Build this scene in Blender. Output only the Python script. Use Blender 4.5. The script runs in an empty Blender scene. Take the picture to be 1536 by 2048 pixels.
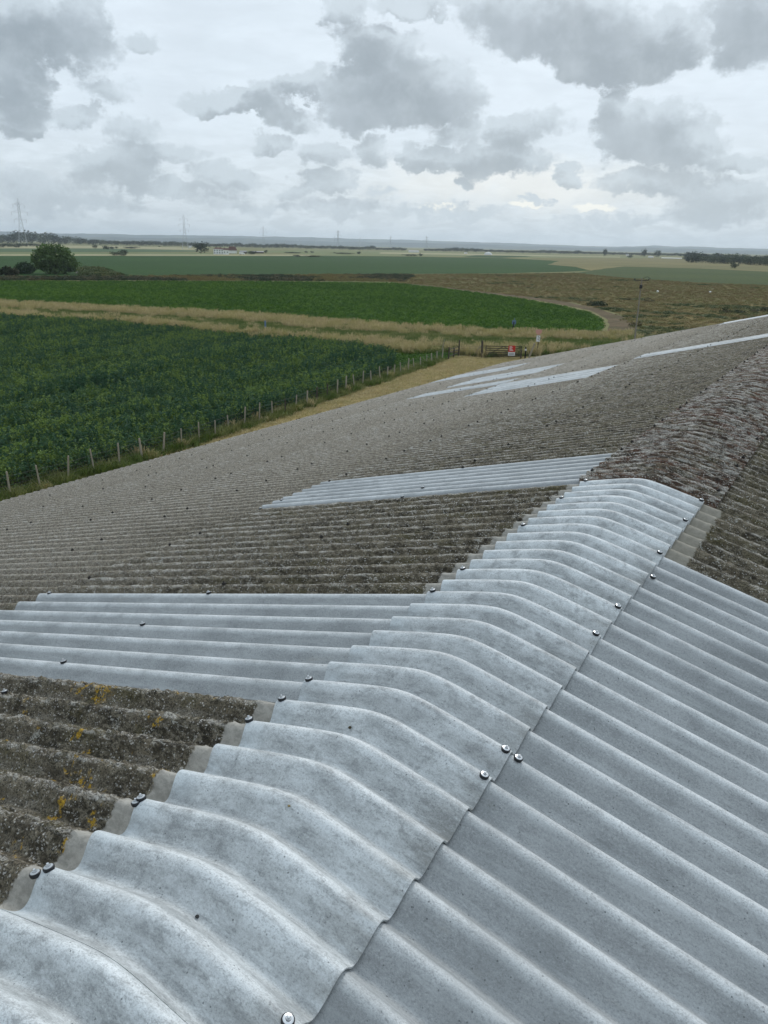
import bpy, bmesh, math, random
import numpy as np
from mathutils import Vector, Matrix, noise as mnoise

random.seed(7)
rng = np.random.default_rng(11)
sc = bpy.context.scene
COL = sc.collection

# ------------------------------------------------------------------ camera
P = 0.146                      # corrugation pitch of the roof sheets
RIDGE_Z = 9.69                 # height of the ridge above the fields
TH = 0.252618009               # roof pitch
TT, CT, ST = math.tan(TH), math.cos(TH), math.sin(TH)
F_PX = 1571.8
YAW, PITCH, ROLL = -0.546193, -0.326985, 0.0194101
CAM = np.array([1.05875875, -0.86056875, 1.31239594 + RIDGE_Z])
_fw = np.array([math.sin(YAW) * math.cos(PITCH), math.cos(YAW) * math.cos(PITCH), math.sin(PITCH)])
_r0 = np.array([math.cos(YAW), -math.sin(YAW), 0.0])
_u0 = np.cross(_r0, _fw)
_r = _r0 * math.cos(ROLL) + _u0 * math.sin(ROLL)
_u = -_r0 * math.sin(ROLL) + _u0 * math.cos(ROLL)

cam_data = bpy.data.cameras.new('camera')
cam_data.sensor_fit = 'HORIZONTAL'
cam_data.sensor_width = 36.0
cam_data.lens = 36.0 * F_PX / 1536.0
cam_data.clip_start = 0.05
cam_data.clip_end = 60000
cam = bpy.data.objects.new('camera', cam_data)
COL.objects.link(cam)
M = Matrix(((_r[0], _u[0], -_fw[0], CAM[0]), (_r[1], _u[1], -_fw[1], CAM[1]),
            (_r[2], _u[2], -_fw[2], CAM[2]), (0, 0, 0, 1)))
cam.matrix_world = M
sc.camera = cam


def survey(x, y, z=0.0):
    """ground point (world) seen at a pixel of the 1536x2048 photograph"""
    d = _fw + _r * (x - 768) / F_PX - _u * (y - 1024) / F_PX
    s = (z - CAM[2]) / d[2]
    q = CAM + s * d
    return float(q[0]), float(q[1])


def bearing(x, y, dist):
    d = _fw + _r * (x - 768) / F_PX - _u * (y - 1024) / F_PX
    h = math.hypot(d[0], d[1])
    return float(CAM[0] + d[0] / h * dist), float(CAM[1] + d[1] / h * dist), float(CAM[2] + d[2] / h * dist)


def azel(x, y):
    d = _fw + _r * (x - 768) / F_PX - _u * (y - 1024) / F_PX
    d = d / np.linalg.norm(d)
    return math.atan2(d[0], d[1]), math.asin(d[2])


# ------------------------------------------------------------------ render look
sc.view_settings.view_transform = 'Standard'
sc.view_settings.look = 'None'
sc.view_settings.exposure = 0.12
sc.view_settings.gamma = 1.0
sc.view_settings.use_curve_mapping = False
sc.cycles.max_bounces = 6
sc.cycles.diffuse_bounces = 2
sc.cycles.glossy_bounces = 2
sc.cycles.transmission_bounces = 3
sc.cycles.volume_bounces = 0
sc.cycles.transparent_max_bounces = 8
sc.cycles.use_adaptive_sampling = True
sc.cycles.adaptive_threshold = 0.02

# ------------------------------------------------------------------ node helper
class NT:
    def __init__(s, tree):
        s.t = tree; s.n = tree.nodes; s.l = tree.links

    def new(s, typ, **kw):
        n = s.n.new(typ)
        for k, v in kw.items():
            setattr(n, k, v)
        return n

    def put(s, sock, v):
        if v is None:
            return
        if isinstance(v, bpy.types.NodeSocket):
            s.l.new(v, sock)
        else:
            sock.default_value = v

    def math(s, op, a, b=None, c=None, clamp=False):
        n = s.new('ShaderNodeMath', operation=op, use_clamp=clamp)
        s.put(n.inputs[0], a); s.put(n.inputs[1], b); s.put(n.inputs[2], c)
        return n.outputs[0]

    def vmath(s, op, a, b=None, out=0):
        n = s.new('ShaderNodeVectorMath', operation=op)
        s.put(n.inputs[0], a); s.put(n.inputs[1], b)
        return n.outputs[out]

    def mix(s, fac, a, b, blend='MIX'):
        n = s.new('ShaderNodeMix', data_type='RGBA', blend_type=blend)
        s.put(n.inputs[0], fac)
        s.put(n.inputs[6], a if isinstance(a, bpy.types.NodeSocket) else (*a, 1))
        s.put(n.inputs[7], b if isinstance(b, bpy.types.NodeSocket) else (*b, 1))
        return n.outputs[2]

    def noise(s, vec, scale, detail=3, rough=0.55, dist=0.0, out=0):
        n = s.new('ShaderNodeTexNoise')
        s.put(n.inputs['Vector'], vec)
        n.inputs['Scale'].default_value = scale
        n.inputs['Detail'].default_value = detail
        n.inputs['Roughness'].default_value = rough
        n.inputs['Distortion'].default_value = dist
        return n.outputs[out]

    def ss(s, x, lo, hi, a=0.0, b=1.0):
        n = s.new('ShaderNodeMapRange', interpolation_type='SMOOTHSTEP')
        s.put(n.inputs[0], x)
        n.inputs[1].default_value = lo; n.inputs[2].default_value = hi
        n.inputs[3].default_value = a; n.inputs[4].default_value = b
        return n.outputs[0]

    def mapping(s, vec, scale=(1, 1, 1), loc=(0, 0, 0), rot=(0, 0, 0)):
        n = s.new('ShaderNodeMapping')
        s.put(n.inputs[0], vec)
        n.inputs[1].default_value = loc; n.inputs[2].default_value = rot; n.inputs[3].default_value = scale
        return n.outputs[0]


# ------------------------------------------------------------------ sky
SUN_AZ = math.radians(-18.0)     # ahead of the camera, a little right, behind the cloud
SUN_EL = math.radians(38.0)
world = bpy.data.worlds.new('World')
sc.world = world
world.use_nodes = True
world.node_tree.nodes.clear()
W = NT(world.node_tree)
geo = W.new('ShaderNodeTexCoord')
vdir = geo.outputs['Generated']
sep = W.new('ShaderNodeSeparateXYZ'); W.put(sep.inputs[0], vdir)
az = W.math('ARCTAN2', sep.outputs[0], sep.outputs[1])
el = W.math('ARCSINE', sep.outputs[2])
cmb = W.new('ShaderNodeCombineXYZ'); W.put(cmb.inputs[0], az); W.put(cmb.inputs[1], el)
ae = cmb.outputs[0]
# billowing warp of the cloud outlines
w1 = W.vmath('SUBTRACT', W.noise(W.mapping(ae, (1, 1.35, 1)), 16, 5, 0.62, 0.0, 1), (0.5, 0.5, 0.5))
w1 = W.vmath('MULTIPLY', w1, (0.095, 0.060, 0))
w2 = W.vmath('SUBTRACT', W.noise(W.mapping(ae, (1, 1.3, 1)), 70, 4, 0.6, 0.0, 1), (0.5, 0.5, 0.5))
w2 = W.vmath('MULTIPLY', w2, (0.022, 0.016, 0))
aw = W.vmath('ADD', W.vmath('ADD', ae, w1), w2)
clouds = [  # x, y, rx, ry (photo pixels), weight
    (745, 95, 85, 48, 1.0), (800, 175, 150, 62, 1.15), (725, 222, 85, 42, 1.0), (880, 190, 90, 50, 1.0), (835, 95, 40, 35, .6), (625, 168, 52, 28, .9),
    (480, 205, 95, 22, .9), (545, 190, 50, 28, .8), (580, 235, 50, 26, .6), (425, 212, 60, 14, .7),
    (1270, 260, 85, 55, 1.0), (1230, 205, 42, 42, .8), (1350, 290, 95, 42, 1.0), (1480, 325, 75, 22, .7), (1310, 240, 75, 45, .8),
    (1130, 55, 170, 60, 1.0), (1210, 110, 100, 45, 1.25), (1320, 85, 80, 48, 1.0), (1010, 25, 110, 40, .6), (1500, 45, 75, 75, .9), (1490, 110, 60, 30, .5),
    (45, 65, 125, 60, 1.1), (30, 160, 60, 42, .9), (25, 225, 62, 28, .9), (160, 40, 45, 60, .7), (275, 92, 45, 16, .5), (120, 100, 90, 35, .7),
    (160, 238, 60, 24, .7), (210, 175, 60, 22, .4),
    (985, 322, 110, 42, 1.0), (865, 315, 62, 28, .9), (1020, 262, 60, 30, .8), (910, 262, 60, 25, .5), (1095, 240, 40, 26, .45),
    (640, 308, 55, 28, .7), (548, 290, 55, 22, .7), (748, 312, 48, 28, .6), (600, 378, 45, 22, .6), (662, 362, 45, 22, .7),
    (235, 335, 85, 34, .8), (320, 305, 90, 24, .7), (285, 265, 50, 30, .55), (455, 350, 68, 26, .8), (345, 380, 150, 16, .6),
    (1145, 342, 36, 22, .8), (1320, 362, 120, 26, .75), (1450, 395, 110, 30, .6), (938, 376, 22, 14, .6), (1068, 398, 26, 9, .6),
    (680, 15, 45, 32, .8), (830, 6, 110, 18, .7), (60, 375, 120, 30, .45), (760, 385, 40, 14, .5), (700, 415, 110, 18, .45), (520, 410, 120, 14, .4),
    (900, 428, 130, 12, .45), (1250, 440, 130, 12, .4), (150, 405, 130, 18, .45), (1420, 425, 120, 14, .4)]
def cloud_chain(coord):
    chain = None
    for (x, y, rx, ry, wt) in clouds:
        a, e = azel(x, y)
        k = 0.98 / F_PX
        q = W.vmath('MULTIPLY', W.vmath('SUBTRACT', coord, (a, e, 0)), (1 / (rx * k), 1 / (ry * k), 0))
        d = W.vmath('DOT_PRODUCT', q, q, out=1)
        v = W.math('MULTIPLY', W.math('SUBTRACT', 1.0, d), wt)
        chain = v if chain is None else W.math('SMOOTH_MAX', chain, v, 0.35)
    return chain


chain = cloud_chain(aw)
above = cloud_chain(W.vmath('ADD', aw, (0.004, 0.016, 0)))
# generic cloud field for every other direction, on a flat deck overhead
zc = W.math('ADD', W.math('MAXIMUM', sep.outputs[2], 0.0), 0.07)
deck = W.new('ShaderNodeCombineXYZ')
W.put(deck.inputs[0], W.math('DIVIDE', sep.outputs[0], zc)); W.put(deck.inputs[1], W.math('DIVIDE', sep.outputs[1], zc))
dk = deck.outputs[0]
gen = W.noise(dk, 0.9, 7, 0.56, 0.3)
gen2 = W.noise(dk, 2.6, 6, 0.6, 0.2)
# the mapped clouds hold inside the surveyed part of the sky; the deck noise takes over outside it
a0, e0 = azel(768, 250)
din = W.vmath('MULTIPLY', W.vmath('SUBTRACT', ae, (a0, e0, 0)), (1 / 0.62, 1 / 0.30, 0))
inn = W.ss(W.vmath('LENGTH', din, out=1), 0.85, 1.25, 1.0, 0.0)
genf = W.math('MULTIPLY', W.math('SUBTRACT', gen, 0.50), 7.0)
texn = W.noise(ae, 24, 7, 0.66)
fine = W.math('MULTIPLY', W.math('SUBTRACT', texn, 0.5), 1.5)
field = W.math('ADD', W.math('MULTIPLY', W.math('MAXIMUM', chain, -1.0), inn), W.math('MULTIPLY', genf, W.math('SUBTRACT', 1.0, inn)))
field = W.math('ADD', field, fine)
body = W.ss(field, -0.12, 0.42)
afield = W.math('ADD', W.math('MULTIPLY', W.math('MAXIMUM', above, -1.0), inn), W.math('MULTIPLY', genf, W.math('SUBTRACT', 1.0, inn)))
core = W.ss(W.math('ADD', afield, W.math('MULTIPLY', fine, 0.9)), -0.35, 0.95)
# thin veil between the clouds
veil = W.ss(gen2, 0.35, 0.68)
veil2 = W.ss(W.noise(W.mapping(ae, (1, 2.6, 1)), 11, 6, 0.62, 0.5), 0.38, 0.66)
lowb = W.ss(el, 0.0, 0.15, 1.0, 0.0)
base = W.mix(W.math('MULTIPLY', veil, 0.5), (0.76, 0.86, 0.95), (0.64, 0.735, 0.815))
base = W.mix(W.math('MULTIPLY', lowb, 0.55), base, (0.72, 0.80, 0.835))
# rows of far cloud near the horizon
rows = W.ss(W.noise(W.mapping(ae, (1, 3.4, 1)), 22, 7, 0.64, 0.4), 0.42, 0.60)
base = W.mix(W.math('MULTIPLY', W.math('MULTIPLY', rows, lowb), 0.72), base, (0.54, 0.62, 0.67))
base = W.mix(W.math('MULTIPLY', veil2, 0.22), base, (0.56, 0.63, 0.70))
# pale gap in the clouds where the hidden sun lights them
ga, ge = azel(1040, 372)
gd = W.vmath('MULTIPLY', W.vmath('SUBTRACT', aw, (ga, ge, 0)), (1 / 0.19, 1 / 0.030, 0))
gl = W.ss(W.vmath('LENGTH', gd, out=1), 0.1, 1.5, 1.0, 0.0)
base = W.mix(W.math('MULTIPLY', gl, 0.55), base, (0.97, 0.96, 0.90))
for (x, y, rx, ry) in ((880, 414, 34, 5), (1055, 410, 34, 6), (1190, 415, 40, 6)):
    a, e = azel(x, y)
    q = W.vmath('MULTIPLY', W.vmath('SUBTRACT', W.vmath('ADD', ae, W.vmath('ADD', w2, W.vmath('MULTIPLY', w1, (0.35, 0.25, 0)))), (a, e, 0)), (F_PX / rx, F_PX / ry, 0))
    g = W.ss(W.vmath('LENGTH', q, out=1), 0.7, 1.2, 1.0, 0.0)
    base = W.mix(g, base, (0.98, 0.99, 0.93))
ccol = W.mix(core, (0.58, 0.67, 0.74), (0.31, 0.372, 0.425))
ccol = W.mix(W.ss(texn, 0.42, 0.72, 0.0, 0.40), ccol, (0.52, 0.60, 0.655))
ccol = W.mix(W.math('MULTIPLY', lowb, 0.45), ccol, (0.54, 0.625, 0.685))
cover = W.math('MULTIPLY', body, W.ss(W.noise(ae, 9, 4, 0.6), 0.3, 0.6, 0.78, 1.0))
skyc = W.mix(cover, base, ccol)
# overcast skies are brighter overhead
up = W.ss(el, 0.25, 1.3, 1.0, 1.35)
skyc = W.vmath('SCALE', skyc); world.node_tree.nodes[-1].inputs[3].default_value = 1.0
W.l.new(up, world.node_tree.nodes[-1].inputs[3])
nish = W.new('ShaderNodeTexSky', sky_type='NISHITA')
nish.sun_disc = False
nish.sun_elevation = SUN_EL
nish.sun_rotation = SUN_AZ
nish.air_density = 1.0; nish.dust_density = 2.5
bg1 = W.new('ShaderNodeBackground'); W.put(bg1.inputs[0], nish.outputs[0]); bg1.inputs[1].default_value = 0.05
bg2 = W.new('ShaderNodeBackground'); W.put(bg2.inputs[0], skyc); bg2.inputs[1].default_value = 1.0
mxs = W.new('ShaderNodeMixShader'); mxs.inputs[0].default_value = 0.92
W.l.new(bg1.outputs[0], mxs.inputs[1]); W.l.new(bg2.outputs[0], mxs.inputs[2])
wo = W.new('ShaderNodeOutputWorld'); W.l.new(mxs.outputs[0], wo.inputs[0])
world.cycles.sampling_method = 'MANUAL'
world.cycles.sample_map_resolution = 512

sun_d = bpy.data.lights.new('sun', 'SUN')
sun_d.energy = 1.5
sun_d.angle = math.radians(12)
sun_d.color = (1.0, 0.97, 0.92)
sun = bpy.data.objects.new('sun', sun_d)
COL.objects.link(sun)
sdir = Vector((math.sin(SUN_AZ) * math.cos(SUN_EL), math.cos(SUN_AZ) * math.cos(SUN_EL), math.sin(SUN_EL)))
sun.rotation_euler = sdir.to_track_quat('Z', 'Y').to_euler()
sun.location = (0, 0, 60)


# ------------------------------------------------------------------ object helpers
def link(name, me, mat=None, parent=None):
    o = bpy.data.objects.new(name, me)
    COL.objects.link(o)
    if mat is not None and me is not None and not me.materials:
        for m in (mat if isinstance(mat, (list, tuple)) else [mat]):
            me.materials.append(m)
    if parent is not None:
        o.parent = parent
    return o


def tag(o, label=None, cat=None, group=None, kind=None):
    if label: o['label'] = label
    if cat: o['category'] = cat
    if group: o['group'] = group
    if kind: o['kind'] = kind
    return o


def empty(name, loc, rz=0.0, label=None, cat=None, group=None):
    o = bpy.data.objects.new(name, None)
    COL.objects.link(o)
    o.location = loc; o.rotation_euler = (0, 0, rz)
    o.empty_display_size = 0.2
    return tag(o, label, cat, group)


def copy_tree(o, parent=None):
    c = o.copy()
    COL.objects.link(c)
    if parent is not None:
        c.parent = parent
    for ch in list(o.children):
        copy_tree(ch, c)
    return c


class MB:
    """collects simple solids into one mesh"""
    def __init__(s):
        s.v = []; s.f = []; s.m = []

    def add(s, vs, fs, mi=0):
        b = len(s.v)
        s.v += [tuple(v) for v in vs]
        s.f += [tuple(b + i for i in f) for f in fs]
        s.m += [mi] * len(fs)

    def box(s, c, d, mi=0, rz=0.0, rx=0.0, ry=0.0):
        R = Matrix.Rotation(rz, 3, 'Z') @ Matrix.Rotation(ry, 3, 'Y') @ Matrix.Rotation(rx, 3, 'X')
        vs = []
        for z in (-.5, .5):
            for (x, y) in ((-.5, -.5), (.5, -.5), (.5, .5), (-.5, .5)):
                q = R @ Vector((x * d[0], y * d[1], z * d[2]))
                vs.append((q.x + c[0], q.y + c[1], q.z + c[2]))
        s.add(vs, [(3, 2, 1, 0), (4, 5, 6, 7), (0, 1, 5, 4), (1, 2, 6, 5), (2, 3, 7, 6), (3, 0, 4, 7)], mi)

    def bar(s, a, b, w, mi=0, w2=None, n=4):
        a, b = Vector(a), Vector(b)
        d = (b - a)
        if d.length < 1e-6: return
        d.normalize()
        u = d.orthogonal().normalized(); v = d.cross(u)
        w2 = w if w2 is None else w2
        vs = []
        for p_, ww in ((a, w), (b, w2)):
            for i in range(n):
                t = 2 * math.pi * (i + .5) / n
                q = p_ + (u * math.cos(t) + v * math.sin(t)) * ww * .5
                vs.append(q)
        fs = [(i, (i + 1) % n, n + (i + 1) % n, n + i) for i in range(n)]
        fs += [tuple(reversed(range(n))), tuple(range(n, 2 * n))]
        s.add(vs, fs, mi)

    def lathe(s, prof, n=12, mi=0, c=(0, 0, 0)):
        vs = []
        for (r, z) in prof:
            for i in range(n):
                t = 2 * math.pi * i / n
                vs.append((c[0] + r * math.cos(t), c[1] + r * math.sin(t), c[2] + z))
        fs = []
        for k in range(len(prof) - 1):
            for i in range(n):
                fs.append((k * n + i, k * n + (i + 1) % n, (k + 1) * n + (i + 1) % n, (k + 1) * n + i))
        fs.append(tuple((len(prof) - 1) * n + i for i in range(n)))
        s.add(vs, fs, mi)

    def mesh(s, name, smooth=False):
        me = bpy.data.meshes.new(name)
        me.from_pydata(s.v, [], s.f)
        me.polygons.foreach_set('material_index', s.m)
        if smooth:
            me.polygons.foreach_set('use_smooth', [True] * len(s.f))
        me.update()
        return me


def np_mesh(name, verts, quads, smooth=True):
    me = bpy.data.meshes.new(name)
    nv, nf = len(verts), len(quads)
    me.vertices.add(nv); me.vertices.foreach_set('co', np.asarray(verts, np.float32).ravel())
    k = quads.shape[1]
    me.loops.add(nf * k); me.loops.foreach_set('vertex_index', np.asarray(quads, np.int32).ravel())
    me.polygons.add(nf)
    me.polygons.foreach_set('loop_start', np.arange(0, nf * k, k, dtype=np.int32))
    me.polygons.foreach_set('loop_total', np.full(nf, k, np.int32))
    me.polygons.foreach_set('use_smooth', np.full(nf, smooth))
    me.update(calc_edges=True)
    return me


def _hash(ix, iy, s):
    n = (ix * 374761393 + iy * 668265263 + s * 1442695041) & 0x7fffffff
    n = ((n ^ (n >> 13)) * 1274126177) & 0x7fffffff
    return ((n ^ (n >> 16)) & 0xffff) / 65535.0


def vnoise(x, y, s=0):
    ix = np.floor(x).astype(np.int64); iy = np.floor(y).astype(np.int64)
    fx = x - ix; fy = y - iy
    fx = fx * fx * (3 - 2 * fx); fy = fy * fy * (3 - 2 * fy)
    a = _hash(ix, iy, s); b = _hash(ix + 1, iy, s); c = _hash(ix, iy + 1, s); d = _hash(ix + 1, iy + 1, s)
    return (a * (1 - fx) + b * fx) * (1 - fy) + (c * (1 - fx) + d * fx) * fy


def new_mat(name):
    m = bpy.data.materials.new(name)
    m.use_nodes = True
    m.node_tree.nodes.clear()
    T = NT(m.node_tree)
    out = T.new('ShaderNodeOutputMaterial')
    b = T.new('ShaderNodeBsdfPrincipled')
    T.l.new(b.outputs[0], out.inputs[0])
    T.bsdf = b; T.out = out
    return m, T


def plain(name, col, rough=0.7, metal=0.0, var=0.15, scale=20.0, spec=0.4):
    m, T = new_mat(name)
    tc = T.new('ShaderNodeTexCoord')
    n = T.noise(tc.outputs['Object'], scale, 4, 0.6)
    c = T.mix(n, tuple(v * (1 - var) for v in col), tuple(min(1, v * (1 + var)) for v in col))
    T.put(T.bsdf.inputs['Base Color'], c)
    T.bsdf.inputs['Roughness'].default_value = rough
    T.bsdf.inputs['Metallic'].default_value = metal
    T.bsdf.inputs['Specular IOR Level'].default_value = spec
    return m


# ------------------------------------------------------------------ roof materials
def roof_coords(T):
    g = T.new('ShaderNodeNewGeometry')
    s = T.new('ShaderNodeSeparateXYZ'); T.put(s.inputs[0], g.outputs['Position'])
    return g.outputs['Position'], s.outputs[0], s.outputs[1], s.outputs[2]


def crest_wave(T, x, z):
    """0 in the valley of a corrugation, 1 on its crest, from the height above the mean slope"""
    h = T.math('ADD', T.math('SUBTRACT', z, RIDGE_Z), T.math('MULTIPLY', T.math('ABSOLUTE', x), TT))
    return T.ss(h, -0.058, -0.008)


def make_new_sheet(name, base, pale, cap=False):
    m, T = new_mat(name)
    pos, x, y, z = roof_coords(T)
    oi = T.new('ShaderNodeObjectInfo').outputs['Random']
    big = T.noise(T.mapping(pos, (1.6, 1.0, 1)), 2.2, 4, 0.55, 0.3)
    mid = T.noise(T.mapping(pos, (0.8, 2.0, 1)), 9, 6, 0.65, 0.4)
    fine = T.noise(T.mapping(pos, (1, 1.4, 1)), 260, 3, 0.7)
    grain = T.noise(pos, 420, 2, 0.6)
    speck = T.noise(T.mapping(pos, (1, 1.3, 1)), 150, 4, 0.75)
    cloudy = T.noise(T.mapping(pos, (1.0, 1.5, 1), (7, 3, 1)), 20, 5, 0.7, 0.3)
    c = T.mix(T.ss(big, 0.35, 0.68), base, pale)
    c = T.mix(T.ss(mid, 0.40, 0.72, 0.0, 0.75 if cap else 0.42), c, tuple(min(1, v * 1.45) for v in pale) if cap else tuple(v * 1.22 for v in pale))
    c = T.mix(T.ss(mid, 0.47, 0.22, 0.0, 0.55), c, tuple(v * 0.62 for v in base))
    # crests paler: weathered dust, plus their skylit highlight painted into the colour
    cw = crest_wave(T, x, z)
    crest_wear_light = T.math('MULTIPLY', T.ss(cw, 0.62, 1.0), T.ss(T.math('ADD', T.math('MULTIPLY', mid, 0.55), T.math('MULTIPLY', fine, 0.45)), 0.30, 0.68, 0.1, 1.0))
    c = T.mix(T.math('MULTIPLY', crest_wear_light, 0.75), c, (0.78, 0.815, 0.83))
    c = T.mix(T.ss(fine, 0.50, 0.30, 0.0, 0.38), c, tuple(v * 0.50 for v in base))
    c = T.mix(T.ss(grain, 0.45, 0.7, 0.0, 0.22), c, tuple(min(1, v * 1.5) for v in pale))
    c = T.mix(T.ss(speck, 0.50, 0.34, 0.0, 0.48), c, tuple(v * 0.46 for v in base))
    c = T.mix(T.ss(speck, 0.54, 0.70, 0.0, 0.40), c, tuple(min(1, v * 1.75) for v in pale))
    c = T.mix(T.ss(cloudy, 0.50, 0.32, 0.0, 0.55 if cap else 0.28), c, tuple(v * 0.60 for v in base))
    # dark pin holes of the cement
    vo = T.new('ShaderNodeTexVoronoi', feature='F1'); T.put(vo.inputs['Vector'], pos); vo.inputs['Scale'].default_value = 75
    spot = T.math('MULTIPLY', T.ss(vo.outputs['Distance'], 0.20, 0.12), T.ss(T.noise(pos, 40, 2), 0.56, 0.62))
    c = T.mix(T.math('MULTIPLY', spot, 0.75), c, (0.05, 0.06, 0.065))
    if cap:
        # brownish run-off stain along the lower lips
        ux = T.math('ABSOLUTE', x)
        st = T.math('MULTIPLY', T.ss(ux, 0.20, 0.37), T.ss(T.noise(T.mapping(pos, (0.6, 3, 1)), 5, 5, 0.65), 0.42, 0.66))
        right = T.ss(x, 0.0, 0.2)
        c = T.mix(T.math('MULTIPLY', T.math('MULTIPLY', st, right), 0.5), c, (0.20, 0.19, 0.165))
        st2 = T.ss(T.noise(T.mapping(pos, (0.35, 2.4, 1), (3, 1, 0)), 7, 6, 0.7), 0.56, 0.72)
        c = T.mix(T.math('MULTIPLY', st2, 0.35), c, (0.66, 0.70, 0.72))
        st3 = T.noise(T.mapping(pos, (5, 26, 8), (1, 2, 0)), 2.2, 5, 0.75, 0.4)
        c = T.mix(T.ss(st3, 0.50, 0.68, 0.0, 0.42), c, (0.66, 0.70, 0.72))
        c = T.mix(T.ss(st3, 0.46, 0.34, 0.0, 0.35), c, (0.17, 0.185, 0.19))
        # scraped strokes across the corrugations
        br = T.noise(T.mapping(pos, (3.0, 40, 40), (0, 0, 0), (0, 0, 0.15)), 4, 4, 0.7)
        c = T.mix(T.ss(br, 0.55, 0.75, 0.0, 0.22), c, (0.62, 0.66, 0.68))
        ed = T.math('MULTIPLY', T.ss(x, -0.26, -0.37), T.ss(mid, 0.3, 0.6))
        c = T.mix(T.math('MULTIPLY', ed, 0.4), c, (0.52, 0.59, 0.63))
    else:
        ds = T.ss(T.noise(T.mapping(pos, (0.7, 3.2, 1), (5, 2, 0)), 3.4, 5, 0.7), 0.60, 0.76)
        c = T.mix(T.math('MULTIPLY', ds, 0.3), c, (0.33, 0.31, 0.26))
        rs = T.noise(T.mapping(pos, (0.9, 12, 3), (2, 0, 0)), 2.6, 5, 0.72, 0.2)
        c = T.mix(T.ss(rs, 0.50, 0.68, 0.0, 0.30), c, (0.56, 0.59, 0.60))
        c = T.mix(T.ss(rs, 0.46, 0.32, 0.0, 0.30), c, (0.17, 0.18, 0.185))
        bl2 = T.noise(T.mapping(pos, (1.3, 1, 1), (8, 3, 0)), 1.1, 4, 0.6, 0.6)
        c = T.mix(T.ss(bl2, 0.50, 0.66, 0.0, 0.32), c, (0.17, 0.185, 0.19))
    c = T.mix(T.math('MULTIPLY', oi, 0.22), c, (0.2, 0.205, 0.21))
    T.put(T.bsdf.inputs['Base Color'], c)
    T.put(T.bsdf.inputs['Roughness'], T.ss(mid, 0.3, 0.7, 0.52, 0.70))
    T.bsdf.inputs['Specular IOR Level'].default_value = 0.42
    bp = T.new('ShaderNodeBump'); bp.inputs['Strength'].default_value = 0.35; bp.inputs['Distance'].default_value = 0.0035
    hh = T.math('ADD', T.math('MULTIPLY', speck, 0.9), T.math('ADD', T.math('MULTIPLY', mid, 0.9), T.math('MULTIPLY', grain, 0.25)))
    hh = T.math('SUBTRACT', hh, T.math('MULTIPLY', spot, 0.7))
    T.put(bp.inputs['Height'], hh)
    T.l.new(bp.outputs[0], T.bsdf.inputs['Normal'])
    return m


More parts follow.
